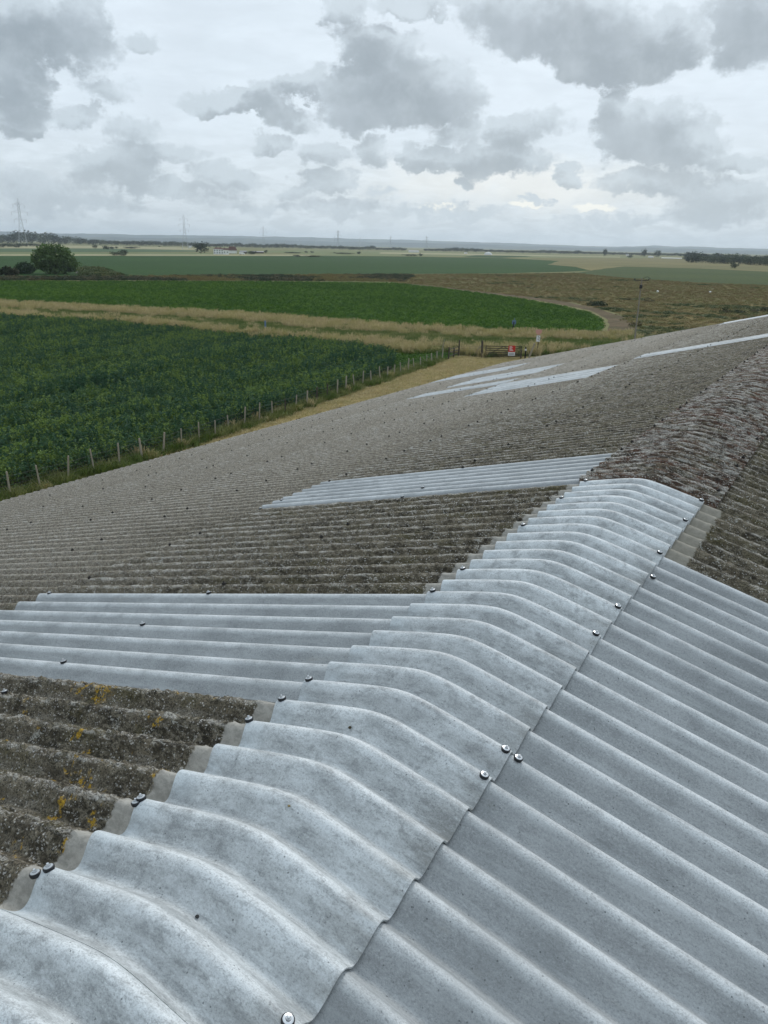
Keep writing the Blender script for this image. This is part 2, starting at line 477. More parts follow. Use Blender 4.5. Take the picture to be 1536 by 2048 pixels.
def make_old_sheet(name, cap=False):
    m, T = new_mat(name)
    pos, x, y, z = roof_coords(T)
    ux = T.math('ABSOLUTE', x)
    cw = crest_wave(T, x, z)
    big = T.noise(T.mapping(pos, (0.5, 1, 1)), 0.8, 5, 0.6, 0.4)
    mid = T.noise(T.mapping(pos, (0.7, 1, 1)), 6.5, 6, 0.68, 0.5)
    fine = T.noise(T.mapping(pos, (0.6, 1, 1)), 48, 6, 0.72)
    grit = T.noise(pos, 170, 4, 0.7)
    # dark crust near the ridge, cleaner grey cement towards the eave
    down = T.ss(T.math('ADD', ux, T.math('MULTIPLY', T.math('SUBTRACT', big, 0.5), 3.4)), 1.2, 4.6)
    down = T.math('MULTIPLY', down, T.ss(x, 0.6, -0.2))
    grey = T.mix(T.ss(fine, 0.32, 0.66), (0.178, 0.152, 0.118), (0.43, 0.388, 0.315))
    crust = T.mix(T.ss(mid, 0.36, 0.64), (0.032, 0.026, 0.016), (0.175, 0.148, 0.102))
    crust = T.mix(T.ss(fine, 0.44, 0.62, 0.0, 0.85), crust, (0.265, 0.235, 0.175))
    olive = T.ss(T.noise(T.mapping(pos, (0.6, 1.2, 1), (9, 4, 1)), 5, 5, 0.68, 0.4), 0.50, 0.68)
    crust = T.mix(T.math('MULTIPLY', olive, 0.6), crust, (0.105, 0.092, 0.034))
    c = T.mix(down, crust, grey)
    c = T.mix(T.math('MULTIPLY', T.math('MULTIPLY', olive, T.ss(big, 0.4, 0.7)), 0.28), c, (0.15, 0.13, 0.07))
    if cap:
        red = T.ss(T.noise(T.mapping(pos, (0.5, 1.5, 1), (2, 8, 0)), 5, 5, 0.7, 0.6), 0.38, 0.62)
        c = T.mix(T.math('MULTIPLY', red, 0.9), c, (0.135, 0.058, 0.036))
        c = T.mix(T.ss(mid, 0.54, 0.42, 0.0, 0.6), c, (0.048, 0.034, 0.024))
        c = T.mix(T.ss(fine, 0.50, 0.36, 0.0, 0.85), c, (0.026, 0.020, 0.016))
        fl = T.ss(T.noise(T.mapping(pos, (0.35, 1, 1), (4, 4, 0)), 34, 5, 0.75, 0.4), 0.58, 0.64)
        c = T.mix(T.math('MULTIPLY', fl, 0.8), c, (0.50, 0.46, 0.39))
    # exposed valleys and weathered pale crests
    val = T.math('MULTIPLY', T.ss(cw, 0.20, 0.0), T.ss(mid, 0.45, 0.65))
    c = T.mix(T.math('MULTIPLY', val, 0.45), c, (0.29, 0.27, 0.23))
    crest = T.math('MULTIPLY', T.ss(cw, 0.78, 1.0), T.ss(T.noise(T.mapping(pos, (0.30, 1, 1)), 30, 5, 0.75), 0.46, 0.60))
    c = T.mix(T.math('MULTIPLY', crest, 0.75), c, (0.56, 0.54, 0.49))
    # white lichen: dots and rosettes
    v1 = T.new('ShaderNodeTexVoronoi', feature='F1'); T.put(v1.inputs['Vector'], T.mapping(pos, (0.75, 1, 1))); v1.inputs['Scale'].default_value = 105
    dots = T.math('MULTIPLY', T.ss(v1.outputs['Distance'], 0.40, 0.26), T.ss(T.noise(pos, 30, 5, 0.8), 0.49, 0.56))
    c = T.mix(T.math('MULTIPLY', dots, 0.85), c, (0.62, 0.60, 0.56))
    ros = T.ss(T.noise(T.mapping(pos, (0.55, 1, 1), (1, 7, 3)), 17 if not cap else 13, 5, 0.7, 0.8), 0.615 if not cap else 0.60, 0.66)
    c = T.mix(T.math('MULTIPLY', ros, 0.75), c, (0.50, 0.49, 0.44))
    c = T.mix(T.ss(grit, 0.52, 0.40, 0.0, 0.8), c, (0.026, 0.024, 0.020))
    if not cap:
        # orange lichen on the crust close to the repaired ridge
        near = T.math('MULTIPLY', T.ss(y, 1.15, 0.75), T.ss(ux, 2.6, 1.6))
        org = T.math('MULTIPLY', T.ss(T.noise(T.mapping(pos, (1.0, 1.0, 1), (4.2, 1.3, 0)), 10, 3, 0.6, 0.3), 0.615, 0.67), T.ss(T.noise(pos, 75, 3, 0.7), 0.46, 0.53))
        ocol = T.mix(T.ss(grit, 0.4, 0.6), (0.34, 0.19, 0.015), (0.56, 0.36, 0.03))
        c = T.mix(T.math('MULTIPLY', T.math('MULTIPLY', org, near), 0.9), c, ocol)
        # bare cement where the wider old ridge cap used to lie
        wob = T.math('MULTIPLY', T.math('SUBTRACT', T.noise(pos, 30, 4, 0.7), 0.5), 0.055)
        edge = T.math('ADD', ux, wob)
        bare = T.math('MULTIPLY', T.ss(edge, 0.474, 0.462), T.ss(T.math('ADD', y, wob), 4.0, 3.97))
        bl = T.mix(T.ss(fine, 0.35, 0.65), (0.245, 0.235, 0.21), (0.36, 0.345, 0.31))
        bl = T.mix(T.ss(mid, 0.52, 0.68, 0.0, 0.4), bl, (0.44, 0.42, 0.38))
        bl = T.mix(T.ss(grit, 0.38, 0.30, 0.0, 0.7), bl, (0.10, 0.095, 0.085))
        bl = T.mix(T.ss(x, 0.0, 0.1, 0.0, 0.5), bl, (0.23, 0.21, 0.16))
        c = T.mix(bare, c, bl)
        rough_amt = T.math('SUBTRACT', 1.0, T.math('MULTIPLY', bare, 0.9))
    else:
        rough_amt = 1.0
    T.put(T.bsdf.inputs['Base Color'], c)
    T.bsdf.inputs['Roughness'].default_value = 0.88
    T.bsdf.inputs['Specular IOR Level'].default_value = 0.25
    bp = T.new('ShaderNodeBump'); bp.inputs['Distance'].default_value = 0.018
    T.put(bp.inputs['Strength'], T.math('MULTIPLY', rough_amt, 0.85))
    hh = T.math('ADD', T.math('MULTIPLY', fine, 0.9), T.math('ADD', T.math('MULTIPLY', grit, 0.5), T.math('MULTIPLY', mid, 0.8)))
    T.put(bp.inputs['Height'], hh)
    T.l.new(bp.outputs[0], T.bsdf.inputs['Normal'])
    return m


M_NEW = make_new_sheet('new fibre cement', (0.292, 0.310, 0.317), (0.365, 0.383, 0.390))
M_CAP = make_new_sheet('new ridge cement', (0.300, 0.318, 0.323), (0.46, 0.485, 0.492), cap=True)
M_OLD = make_old_sheet('weathered fibre cement')
M_OLDCAP = make_old_sheet('mossy ridge cement', cap=True)
M_RUB = plain('black rubber', (0.012, 0.013, 0.016), 0.45)
M_STEEL = plain('washer steel', (0.62, 0.64, 0.66), 0.30, 0.85)
M_OLDBOLT = plain('rusted bolt', (0.018, 0.015, 0.013), 0.8)


# ------------------------------------------------------------------ the farm shed
def ny(n):
    return P * (n if n <= 27 else n - 0.028 * (n - 27))


Y_NEAR, Y_FAR = ny(-29), ny(188)
barn = empty('farm_shed', (0, (Y_NEAR + Y_FAR) / 2, 0),
             label='huge farm shed with weathered corrugated roof and new pale grey ridge caps', cat='shed')
BARN_INV = Vector((0, -(Y_NEAR + Y_FAR) / 2, 0))


def sheet_mesh(name, n0, n1, surf, seg_n, us, thick=0.0065, rough=0.0, seed=0):
    """shell following surf(u, n)->(x, z); u runs down the slope, n along the ridge"""
    nn = np.linspace(n0, n1, seg_n + 1)
    us = np.asarray(us)
    N, U = np.meshgrid(nn, us, indexing='ij')
    ytab = np.array([ny(v) for v in nn])
    Y = np.repeat(ytab[:, None], len(us), 1)
    X, Z, NX, NZ = surf(U, N)
    # crest profile: rounded crest, slightly wider valley
    ph = 2 * np.pi * N
    prof = 0.5 * (1 + np.cos(ph)); prof = 0.027 * (2 * prof ** 1.06 - 2)
    tilt = 0.0007 * (0.5 - (N - n0) / (n1 - n0)) * 2
    h = prof + tilt
    if rough:
        a = vnoise(U * 42, Y * 70, seed) * 0.55 + vnoise(U * 95, Y * 130, seed + 1) * 0.45
        b = vnoise(U * 9, Y * 14, seed + 2)
        amp = rough * (0.35 + 0.9 * b)
        bare = np.clip((np.abs(U) - 0.455) / 0.02, 0, 1)
        bare = np.where(Y > 4.0, 1.0, bare)
        h = h + amp * np.clip(a - 0.35, 0, 1) * bare * 1.6
    # normal of the corrugated surface lies mostly along the slope normal
    X1 = X + NX * h; Z1 = Z + NZ * h
    X2 = X + NX * (h - thick); Z2 = Z + NZ * (h - thick)
    top = np.stack([X1, Y, Z1], -1).reshape(-1, 3)
    bot = np.stack([X2, Y, Z2], -1).reshape(-1, 3)
    a, b = N.shape
    idx = np.arange(a * b).reshape(a, b)
    q = np.stack([idx[:-1, :-1], idx[1:, :-1], idx[1:, 1:], idx[:-1, 1:]], -1).reshape(-1, 4)
    K = a * b
    qs = [q, q[:, ::-1] + K]
    for e in (idx[:, 0], idx[::-1, -1], idx[0, ::-1], idx[-1, :]):
        qs.append(np.stack([e[:-1], e[:-1] + K, e[1:] + K, e[1:]], -1))
    me = np_mesh(name, np.concatenate([top, bot]), np.concatenate(qs))
    # orient outward
    if me.polygons[0].normal.z < 0:
        me.flip_normals()
    # crisp lips
    me.set_sharp_from_angle(angle=math.radians(50))
    return me


def slope_surf(side, dz0, u0, u1, lift=0.0):
    def f(U, N):
        t = (U - u0) / (u1 - u0)
        d = -0.018 + 0.0085 * t + lift
        X = side * U * CT + 0 * N
        Z = -U * ST + d
        return X, Z + RIDGE_Z, side * ST + 0 * U, CT + 0 * U
    return f


WR = 0.075


def cap_surf(lift=0.0):
    def f(U, N):
        X = U
        s = np.sqrt(X * X + WR * WR)
        Z = -TT * s + RIDGE_Z + lift + 0.002
        dz = -TT * X / s
        L = np.sqrt(1 + dz * dz)
        return X, Z, -dz / L, 1 / L
    return f


ROWS = [(0.25, 3.27), (3.12, 5.76), (5.61, 8.28), (8.13, 11.0)]
NEW_LEFT = {(0, 6), (0, 27), (1, 90), (1, 97), (2, 104), (2, 118), (2, 125), (3, 146), (3, 153), (0, 111), (0, 181)}
NEW_RIGHT = {(0, n) for n in (-29, -22, -15, -8, -1, 6, 13)}
sheets = {}
mesh_cache = {}
for side, new, rows in ((-1, NEW_LEFT, ROWS), (1, NEW_RIGHT, ROWS)):
    for ri, (u0, u1) in enumerate(rows):
        for n0 in range(-29, 188, 7):
            isnew = (ri, n0) in new
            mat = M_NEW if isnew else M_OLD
            dist = max(0.5, abs(ny(n0 + 3.5) - CAM[1]))
            near = ri == 0 and -10 <= n0 <= 34
            shared = n0 >= 34 and not (near and not isnew)
            # overlaps: a sheet starts just past the crest of the one before
            a, b = n0 + 0.22, n0 + 7.42
            if isnew:
                a, b = n0 + 0.16, n0 + 7.42
            if near and not isnew:
                if side == -1 and n0 in (-8, -1):
                    us = np.concatenate([np.linspace(u0, 0.46, 8), np.arange(0.468, 2.4, 0.0085), np.linspace(2.4, u1, 40)]); seg = 7 * 24; rg = 0.017
                elif side == -1 and n0 in (13, 20):
                    us = np.concatenate([np.linspace(u0, 0.46, 8), np.linspace(0.47, u1, 200)]); seg = 7 * 16; rg = 0.010
                elif side == 1 and n0 in (20, 27):
                    us = np.concatenate([np.linspace(u0, 0.46, 8), np.linspace(0.47, 2.0, 120), np.linspace(2.02, u1, 20)]); seg = 7 * 14; rg = 0.010
                else:
                    us = np.linspace(u0, u1, 60); seg = 7 * 14; rg = 0.008
                me = sheet_mesh('roof_sheet', a, b, slope_surf(side, 0, u0, u1, 0.0), seg, us, rough=rg, seed=n0 + 50)
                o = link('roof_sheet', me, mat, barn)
            else:
                key = (side, ri, isnew, 'far' if shared else n0)
                seg = 7 * 16 if (dist < 4 and isnew) else (7 * 12 if dist < 9 else 7 * 8)
                if isnew and n0 < 40: seg = 7 * 18
                us = np.linspace(u0, u1, 9 if isnew else 5)
                if shared:
                    if key not in mesh_cache:
                        mesh_cache[key] = (sheet_mesh('roof_sheet', a, b, slope_surf(side, 0, u0, u1, 0.0045 if isnew else 0.0), seg, us), ny(n0))
                    me, yref = mesh_cache[key]
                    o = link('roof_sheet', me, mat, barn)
                    o['dy'] = ny(n0) - yref
                else:
                    me = sheet_mesh('roof_sheet', a, b, slope_surf(side, 0, u0, u1, 0.0045 if isnew else 0.0), seg, us)
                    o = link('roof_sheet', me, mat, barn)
            dy = o.get('dy', 0.0)
            if 'dy' in o: del o['dy']
            o.location = BARN_INV + Vector((0, dy, 0))
            if isnew:
                o['label'] = 'new smooth pale grey corrugated sheet'
            sheets[(side, ri, n0)] = o

caps = {}
for n0 in range(-29, 188, 7):
    isnew = n0 < 27
    a, b = n0 + 0.20, n0 + 7.42
    lift = 0.0 if isnew else 0.004
    if n0 == 27:
        a = n0 + 0.32
    if isnew:
        us = np.linspace(-0.389, 0.3685, 41); seg = 7 * (22 if n0 > -16 else 10); me = sheet_mesh('ridge_cap', a, b, cap_surf(), seg, us)
    elif n0 < 90:
        us = np.linspace(-0.435, 0.44, 70 if n0 < 60 else 30); seg = 7 * (16 if n0 < 60 else 10)
        me = sheet_mesh('ridge_cap', a, b, cap_surf(lift), seg, us, rough=0.0)
        if n0 < 60:
            co = np.empty(len(me.vertices) * 3, np.float32); me.vertices.foreach_get('co', co); co = co.reshape(-1, 3)
            nz = vnoise(co[:, 0] * 40, co[:, 1] * 60, 3) * .6 + vnoise(co[:, 0] * 90, co[:, 1] * 120, 4) * .4
            co[:, 2] += np.clip(nz - .35, 0, 1) * 0.018
            me.vertices.foreach_set('co', co.ravel()); me.update()
    else:
        me = sheet_mesh('ridge_cap', a, b, cap_surf(lift), 7 * 8, np.linspace(-0.43, 0.44, 13))
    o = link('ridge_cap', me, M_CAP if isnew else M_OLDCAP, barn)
    o.location = BARN_INV
    o['label'] = 'new pale grey cranked ridge cap' if isnew else 'old ridge cap crusted with red brown moss'
    caps[n0] = o

# bolts --------------------------------------------------------------
b = MB()
b.lathe([(0.0125, -0.004), (0.0138, 0.001), (0.0138, 0.0045), (0.0125, 0.0058)], 18, 0)
b.lathe([(0.0112, 0.0056), (0.0110, 0.0068), (0.0070, 0.0078)], 18, 1)
b.lathe([(0.0058, 0.0074), (0.0058, 0.0079)], 14, 0)
b.lathe([(0.0050, 0.0078), (0.0048, 0.0092)], 12, 1)
b.lathe([(0.0036, 0.0092), (0.0035, 0.0140), (0.0024, 0.0150)], 6, 1)
ME_BOLT = b.mesh('bolt'); ME_BOLT.materials.append(M_RUB); ME_BOLT.materials.append(M_STEEL)
b = MB()
b.lathe([(0.0125, -0.004), (0.0125, 0.004), (0.009, 0.007), (0.005, 0.009), (0.004, 0.014)], 8, 0)
ME_OLDB = b.mesh('bolt'); ME_OLDB.materials.append(M_OLDBOLT)


def col_of(n):
    return -29 + 7 * int((n + 29) // 7)


bolts = []   # (dist, parent, loc(world), tilt, mesh)
def slope_bolt(side, u, n, new, parent):
    z = -u * ST - (0.0095 if not new else 0.008) + 0.0025
    x = side * u * CT
    wl = Vector((x, ny(n), z + RIDGE_Z + (0.002 if not new else 0)))
    bolts.append(((wl - Vector(CAM)).length, parent, wl, -side * -TH if side == 1 else -TH, ME_BOLT if new else ME_OLDB, side))


def cap_bolt(xc, n, parent, new=True):
    s = math.sqrt(xc * xc + WR * WR)
    z = -TT * s + RIDGE_Z + 0.002 + (0.004 if not new else 0) + (0.003 if not new else 0)
    wl = Vector((xc, ny(n), z + 0.0015))
    bolts.append(((wl - Vector(CAM)).length, parent, wl, 0, ME_BOLT if new else ME_OLDB, 1 if xc > 0 else -1))


ROWU = [1.765, 3.165, 4.36, 5.67, 6.95, 8.19, 9.5, 10.86]
for n, x in ((0, -0.372), (2, -0.384), (5, -0.388), (6, -0.374), (7, -0.374), (13, -0.366), (15, -0.366), (20, -0.366), (24, -0.36), (27, -0.355)):
    cap_bolt(x, n + 0.02, caps[col_of(min(n, 26))])
slope_bolt(-1, 0.409, -0.12, True, sheets[(-1, 0, -1)])
slope_bolt(-1, 0.402, 1.93, True, sheets[(-1, 0, -1)])
for n, x in ((0, 0.345), (6, 0.350), (7, 0.352), (13, 0.350), (15, 0.352), (20, 0.350), (24, 0.350), (27, 0.352)):
    cap_bolt(x, n - 0.02, caps[col_of(min(n, 26))])
slope_bolt(1, 0.405, 7.0, True, sheets[(1, 0, 6)])
slope_bolt(1, 0.402, 18.0, True, sheets[(1, 0, 13)])
for n, u in ((5, 1.765), (7, 1.78), (10, 1.765), (13, 3.17), (13, 1.75)):
    slope_bolt(-1, u, n + 0.02, True, sheets[(-1, 0, col_of(n))])
R = random.Random(5)
for ri_, u in enumerate(ROWU):
    for k in range(0, 27):
        for off in (-1, 1):
            n = 7 * k + off + R.choice((0, 0, 0, 0, 0, 1))
            if n > 187 or (u < 3.2 and n < 14) or R.random() < 0.12: continue
            row = 0 if u < 3.2 else (1 if u < 5.7 else (2 if u < 8.2 else 3))
            key = (row, col_of(n))
            new = key in NEW_LEFT and n < 40
            slope_bolt(-1, u + R.uniform(-.02, .02), n, new, sheets[(-1, row, col_of(n))])
for k in range(4, 27):
    for off in (-1, 1):
        for x in (-0.40, 0.40):
            n = 7 * k + off
            if n <= 27: continue
            cap_bolt(x, n, caps[col_of(n)], new=False)
            if R.random() < .5 and k < 14:
                slope_bolt(1, 1.75 + R.uniform(-.03, .03), n, False, sheets[(1, 0, col_of(n))])
bolts.sort(key=lambda t: t[0])
far_bolts = MB()
src = [tuple(v.co) for v in ME_OLDB.vertices]; srf = [tuple(p.vertices) for p in ME_OLDB.polygons]
for i, (d, par, wl, _, me, side) in enumerate(bolts):
    rot = Matrix.Rotation(side * TH, 4, 'Y')
    if i < 290:
        o = link('bolt', me, None, par)
        o.matrix_local = Matrix.Translation(wl - par.location - Vector(barn.location)) @ rot @ Matrix.Rotation(R.uniform(0, 6), 4, 'Z')
    else:
        far_bolts.add([(rot @ Vector(v)) + wl + BARN_INV for v in src], srf)
fb = link('far_bolts', far_bolts.mesh('far_bolts'), M_OLDBOLT, barn)
fb['kind'] = 'stuff'

# walls of the shed ----------------------------------------------------
M_WALL = plain('wall cladding', (0.23, 0.24, 0.23), 0.8, 0, 0.2, 3)
XE = 10.85 * CT - 0.35
ZE = RIDGE_Z - 10.85 * ST - 0.16
y0, y1 = Y_NEAR + 0.25, Y_FAR - 0.25


def clad(name, pts_fn, length, step=0.2):
    pass


def wall_mesh_side(x, inward):
    m = MB()
    n = int((y1 - y0) / 0.30)
    vs = []
    for i in range(n + 1):
        yy = y0 + (y1 - y0) * i / n
        for k, (dx) in enumerate((0.0,)):
            xx = x + (0.03 if i % 2 else 0.0) * (-inward)
            vs += [(xx, yy, 0), (xx, yy, ZE)]
    for i in range(n + 1):
        yy = y0 + (y1 - y0) * i / n
        vs += [(x + inward * .15, yy, 0), (x + inward * .15, yy, ZE)]
    K = 2 * (n + 1)
    fs = []
    for i in range(n):
        fs.append((2 * i, 2 * i + 2, 2 * i + 3, 2 * i + 1)); fs.append((K + 2 * i, K + 2 * i + 1, K + 2 * i + 3, K + 2 * i + 2))
        fs.append((2 * i + 1, 2 * i + 3, K + 2 * i + 3, K + 2 * i + 1))
    m.add(vs, fs)
    return m.mesh('wall')


for s in (-1, 1):
    o = link('wall', wall_mesh_side(s * XE, -s), M_WALL, barn); o.location = BARN_INV
for yy, dy in ((y0, .15), (y1, -.15)):
    m = MB()
    zt = RIDGE_Z - 0.2
    prof = [(-XE + .2, 0), (XE - .2, 0), (XE - .2, ZE), (0, zt), (-XE + .2, ZE)]
    vs = [(x, yy, z) for x, z in prof] + [(x, yy + dy, z) for x, z in prof]
    fs = [(0, 1, 2, 3, 4), (9, 8, 7, 6, 5)] + [(i, (i + 1) % 5 + 0, (i + 1) % 5 + 5, i + 5) for i in range(5)]
    m.add(vs, fs)
    o = link('wall', m.mesh('wall'), M_WALL, barn); o.location = BARN_INV

# crumbs fallen on the new caps -----------------------------------------
def crumb(x, n, r, col, label, seed):
    bm = bmesh.new()
    bmesh.ops.create_icosphere(bm, subdivisions=2, radius=r)
    rr = random.Random(seed)
    for v in bm.verts:
        v.co *= 0.7 + 0.5 * mnoise.noise(v.co * 120 + Vector((seed, 0, 0))) + rr.uniform(-.05, .15)
        v.co.z *= 0.6
    me = bpy.data.meshes.new('moss_crumb'); bm.to_mesh(me); bm.free()
    s = math.sqrt(x * x + WR * WR)
    ph = 0.027 * (2 * (0.5 * (1 + math.cos(2 * math.pi * n))) ** 1.06 - 2)
    o = link('moss_crumb', me, plain('crumb %d' % seed, col, .9, 0, .5, 200))
    o.location = (x, ny(n), -TT * s + RIDGE_Z + ph + .004 + r * .35)
    tag(o, label, 'crumb')


def cap_px(px, py):
    d = _fw + _r * (px - 768) / F_PX - _u * (py - 1024) / F_PX
    best = None
    for s in np.linspace(1.0, 6.0, 1500):
        q = CAM + d * s
        n = q[1] / P
        z = -TT * math.sqrt(q[0] ** 2 + WR ** 2) + RIDGE_Z + 0.027 * (2 * (0.5 * (1 + math.cos(2 * math.pi * n))) ** 1.06 - 2)
        if q[2] < z:
            return q[0], n
    return 0, 0


x_, n_ = cap_px(395, 1838); crumb(x_, n_, .0055, (.03, .03, .03), 'small black crumb on the nearest pale ridge cap near the left bottom', 3)
x_, n_ = cap_px(579, 1617); crumb(x_, n_, .0045, (.22, .17, .07), 'tiny tan crumb lying in the middle of the pale ridge caps', 4)
x_, n_ = cap_px(699, 1460); crumb(x_, n_, .0065, (.05, .042, .02), 'dark brown moss crumb on a ridge cap crest above the tan one', 5)

# ================================================================== the fields
def poly_sheet(name, pts, z, mat, sub=6.0, jit=0.0, seed=0):
    """flat sheet with slightly wandering edges"""
    out = []
    n = len(pts)
    for i in range(n):
        a = np.array(pts[i]); b = np.array(pts[(i + 1) % n])
        L = np.hypot(*(b - a)); k = max(1, int(L / sub))
        k = min(k, 120)
        for j in range(k):
            q = a + (b - a) * j / k
            if jit:
                d = mnoise.noise_vector(Vector((q[0] * .09 / max(jit, .3) + seed, q[1] * .09 / max(jit, .3), seed * .7)))
                q = q + np.array((d.x, d.y)) * jit
            out.append((q[0], q[1], z))
    bm = bmesh.new()
    vs = [bm.verts.new(v) for v in out]
    f = bm.faces.new(vs)
    if f.normal.z < 0: f.normal_flip()
    f.normal_update()
    if f.normal.z < 0: f.normal_flip()
    bmesh.ops.triangulate(bm, faces=[f], ngon_method='EAR_CLIP')
    me = bpy.data.meshes.new(name); bm.to_mesh(me); bm.free()
    o = link(name, me, mat)
    o['kind'] = 'structure'
    return o


def field_mat(name, c1, c2, c3=None, s1=0.15, s2=1.5, s3=9.0, stretch=(1, 1, 1), rot=0.0, bump=0.3, bd=0.3, dark=0.45):
    m, T = new_mat(name)
    g = T.new('ShaderNodeNewGeometry').outputs['Position']
    v = T.mapping(g, stretch, (0, 0, 0), (0, 0, rot))
    a = T.noise(v, s1, 4, 0.6, 0.3); b_ = T.noise(v, s2, 5, 0.68, 0.2); c_ = T.noise(v, s3, 3, 0.7)
    c = T.mix(T.ss(a, 0.34, 0.66), c1, c2)
    if c3: c = T.mix(T.ss(T.noise(v, s1 * 2.7, 5, 0.65, 0.5), 0.48, 0.66), c, c3)
    c = T.mix(T.ss(b_, 0.55, 0.32, 0.0, dark), c, tuple(x * 0.55 for x in c1))
    c = T.mix(T.ss(c_, 0.5, 0.72, 0.0, 0.35), c, tuple(min(1, x * 1.5) for x in c2))
    T.put(T.bsdf.inputs['Base Color'], c)
    T.bsdf.inputs['Roughness'].default_value = 0.95
    T.bsdf.inputs['Specular IOR Level'].default_value = 0.1
    bp = T.new('ShaderNodeBump'); bp.inputs['Strength'].default_value = bump; bp.inputs['Distance'].default_value = bd
    T.put(bp.inputs['Height'], T.math('ADD', b_, T.math('MULTIPLY', c_, 0.4)))
    T.l.new(bp.outputs[0], T.bsdf.inputs['Normal'])
    return m


G_BASE = field_mat('rough pasture', (0.13, 0.14, 0.055), (0.20, 0.18, 0.08), (0.10, 0.12, 0.05), 0.02, 0.3, 2)
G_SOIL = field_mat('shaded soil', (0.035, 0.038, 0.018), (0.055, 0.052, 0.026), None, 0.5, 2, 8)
G_STRAW = field_mat('mown dry grass', (0.27, 0.205, 0.085), (0.36, 0.27, 0.12), (0.19, 0.165, 0.065), 0.25, 1.6, 7, bump=0.6, bd=0.12)
G_PEA = field_mat('bright green crop', (0.030, 0.082, 0.005), (0.040, 0.102, 0.006), (0.052, 0.112, 0.009), 0.05, 1.2, 5, bump=0.9, bd=0.35, dark=0.6)
G_BLUE = field_mat('blue green crop', (0.018, 0.052, 0.010), (0.024, 0.064, 0.012), (0.020, 0.056, 0.011), 0.01, 0.35, 1.4, bump=0.8, bd=0.6, dark=0.35)
G_TRACK = field_mat('bare brown track', (0.085, 0.062, 0.034), (0.13, 0.095, 0.055), (0.075, 0.07, 0.03), 0.12, 1.1, 5, bump=.5)
G_HEATH = field_mat('brown heath', (0.115, 0.098, 0.034), (0.155, 0.118, 0.042), (0.082, 0.096, 0.030), 0.030, 0.25, 1.2, (0.5, 1.6, 1), 0.35, bump=1.0, bd=0.6)
G_TAN = field_mat('ripe grass', (0.135, 0.125, 0.050), (0.175, 0.150, 0.062), (0.110, 0.110, 0.045), 0.006, 0.08, 0.6, (0.4, 1.4, 1), 0.35)
G_OLIVE = field_mat('olive crop', (0.040, 0.062, 0.016), (0.052, 0.072, 0.018), None, 0.01, 0.2, 1.0, bump=.6, bd=.5)
G_PALE = field_mat('pale stubble', (0.25, 0.235, 0.135), (0.31, 0.285, 0.17), None, 0.01, 0.1, 0.8)
G_MIDG = field_mat('distant meadow', (0.12, 0.155, 0.06), (0.16, 0.18, 0.08), (0.17, 0.16, 0.08), 0.004, 0.06, 0.4, (0.4, 1.4, 1), .35)
G_DARKG = field_mat('distant dark crop', (0.055, 0.095, 0.045), (0.07, 0.11, 0.05), None, 0.004, 0.1, 0.5)
G_DITCH = field_mat('lush grass', (0.050, 0.095, 0.018), (0.075, 0.12, 0.026), None, 0.3, 1.2, 5)
G_GRAVEL = field_mat('grey gravel', (0.20, 0.20, 0.20), (0.27, 0.27, 0.26), None, 0.3, 3, 20)


def S(*pts):
    return [survey(x, y) for x, y in pts]


# ground to the horizon
bm = bmesh.new()
rings = [0, 60, 300, 1500, 6000, 16000]
NS = 48
vr = []
for r_ in rings:
    vr.append([bm.verts.new((r_ * math.cos(2 * math.pi * i / NS), r_ * math.sin(2 * math.pi * i / NS), 0)) for i in range(NS if r_ else 1)])
for k in range(1, len(vr)):
    for i in range(NS):
        j = (i + 1) % NS
        if k == 1: bm.faces.new((vr[0][0], vr[1][i], vr[1][j]))
        else: bm.faces.new((vr[k - 1][i], vr[k][i], vr[k][j], vr[k - 1][j]))
me = bpy.data.meshes.new('ground'); bm.to_mesh(me); bm.free()
gr = link('ground', me, G_BASE); gr['kind'] = 'structure'

BEAN = [(-31.15, 8.0), (-31.2, 24), (-31.9, 34), (-33.6, 46), (-35.0, 56), (-37.2, 63.0), (-40.0, 68.5), (-46, 70.5), (-62, 69.8), (-84, 70.0), (-103, 65.5), (-140, 58), (-170, 40), (-120, 0), (-60, 0)]
YARD = [(-12, -2), (-30.4, -2), (-30.8, 28), (-31.8, 38), (-33.9, 52), (-35.0, 64), (-36.6, 74.5), (-33.2, 78.2), (-29.8, 79.3), (-18, 82), (-8, 82), (12, 82), (12, 27)]
sheet_list = []
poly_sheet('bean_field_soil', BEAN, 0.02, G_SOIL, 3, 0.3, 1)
poly_sheet('mown_yard', YARD, 0.012, G_STRAW, 2, 0.5, 2)
PEA = [survey(*q) for q in ((-260, 601), (0, 605), (250, 617), (500, 629), (800, 654), (1000, 662), (1150, 668), (1196, 667),
       (1207, 655), (1203, 640), (1180, 626), (1100, 608), (1000, 592), (870, 575), (790, 567), (600, 564), (300, 563), (0, 563), (-260, 562))]
poly_sheet('pea_field', PEA, 0.03, G_PEA, 4, 0.7, 3)
HEATH = [survey(*q) for q in ((790, 549), (1000, 548), (1150, 546), (1250, 556), (1400, 566), (1800, 580), (2100, 760), (1500, 740), (1275, 690), (1262, 655), (1240, 628), (1150, 606), (1000, 588), (860, 572), (790, 565))]
poly_sheet('heath', HEATH, 0.016, G_HEATH, 6, 1.0, 4)
TRACK = [survey(*q) for q in ((800, 566), (870, 574), (1000, 590), (1100, 605), (1180, 621), (1215, 640), (1212, 668), (1268, 678), (1272, 655), (1245, 634), (1200, 618), (1120, 601), (1000, 587), (870, 572))]
poly_sheet('dirt_track', TRACK, 0.024, G_TRACK, 4, 0.8, 5)
BLUEF = [survey(*q) for q in ((-260, 548), (0, 552), (200, 553), (400, 552), (790, 548), (1000, 547), (1120, 544), (1182, 541), (1150, 534), (1095, 529), (1118, 522), (1000, 516), (800, 513), (600, 511), (300, 511), (0, 511), (-260, 511))]
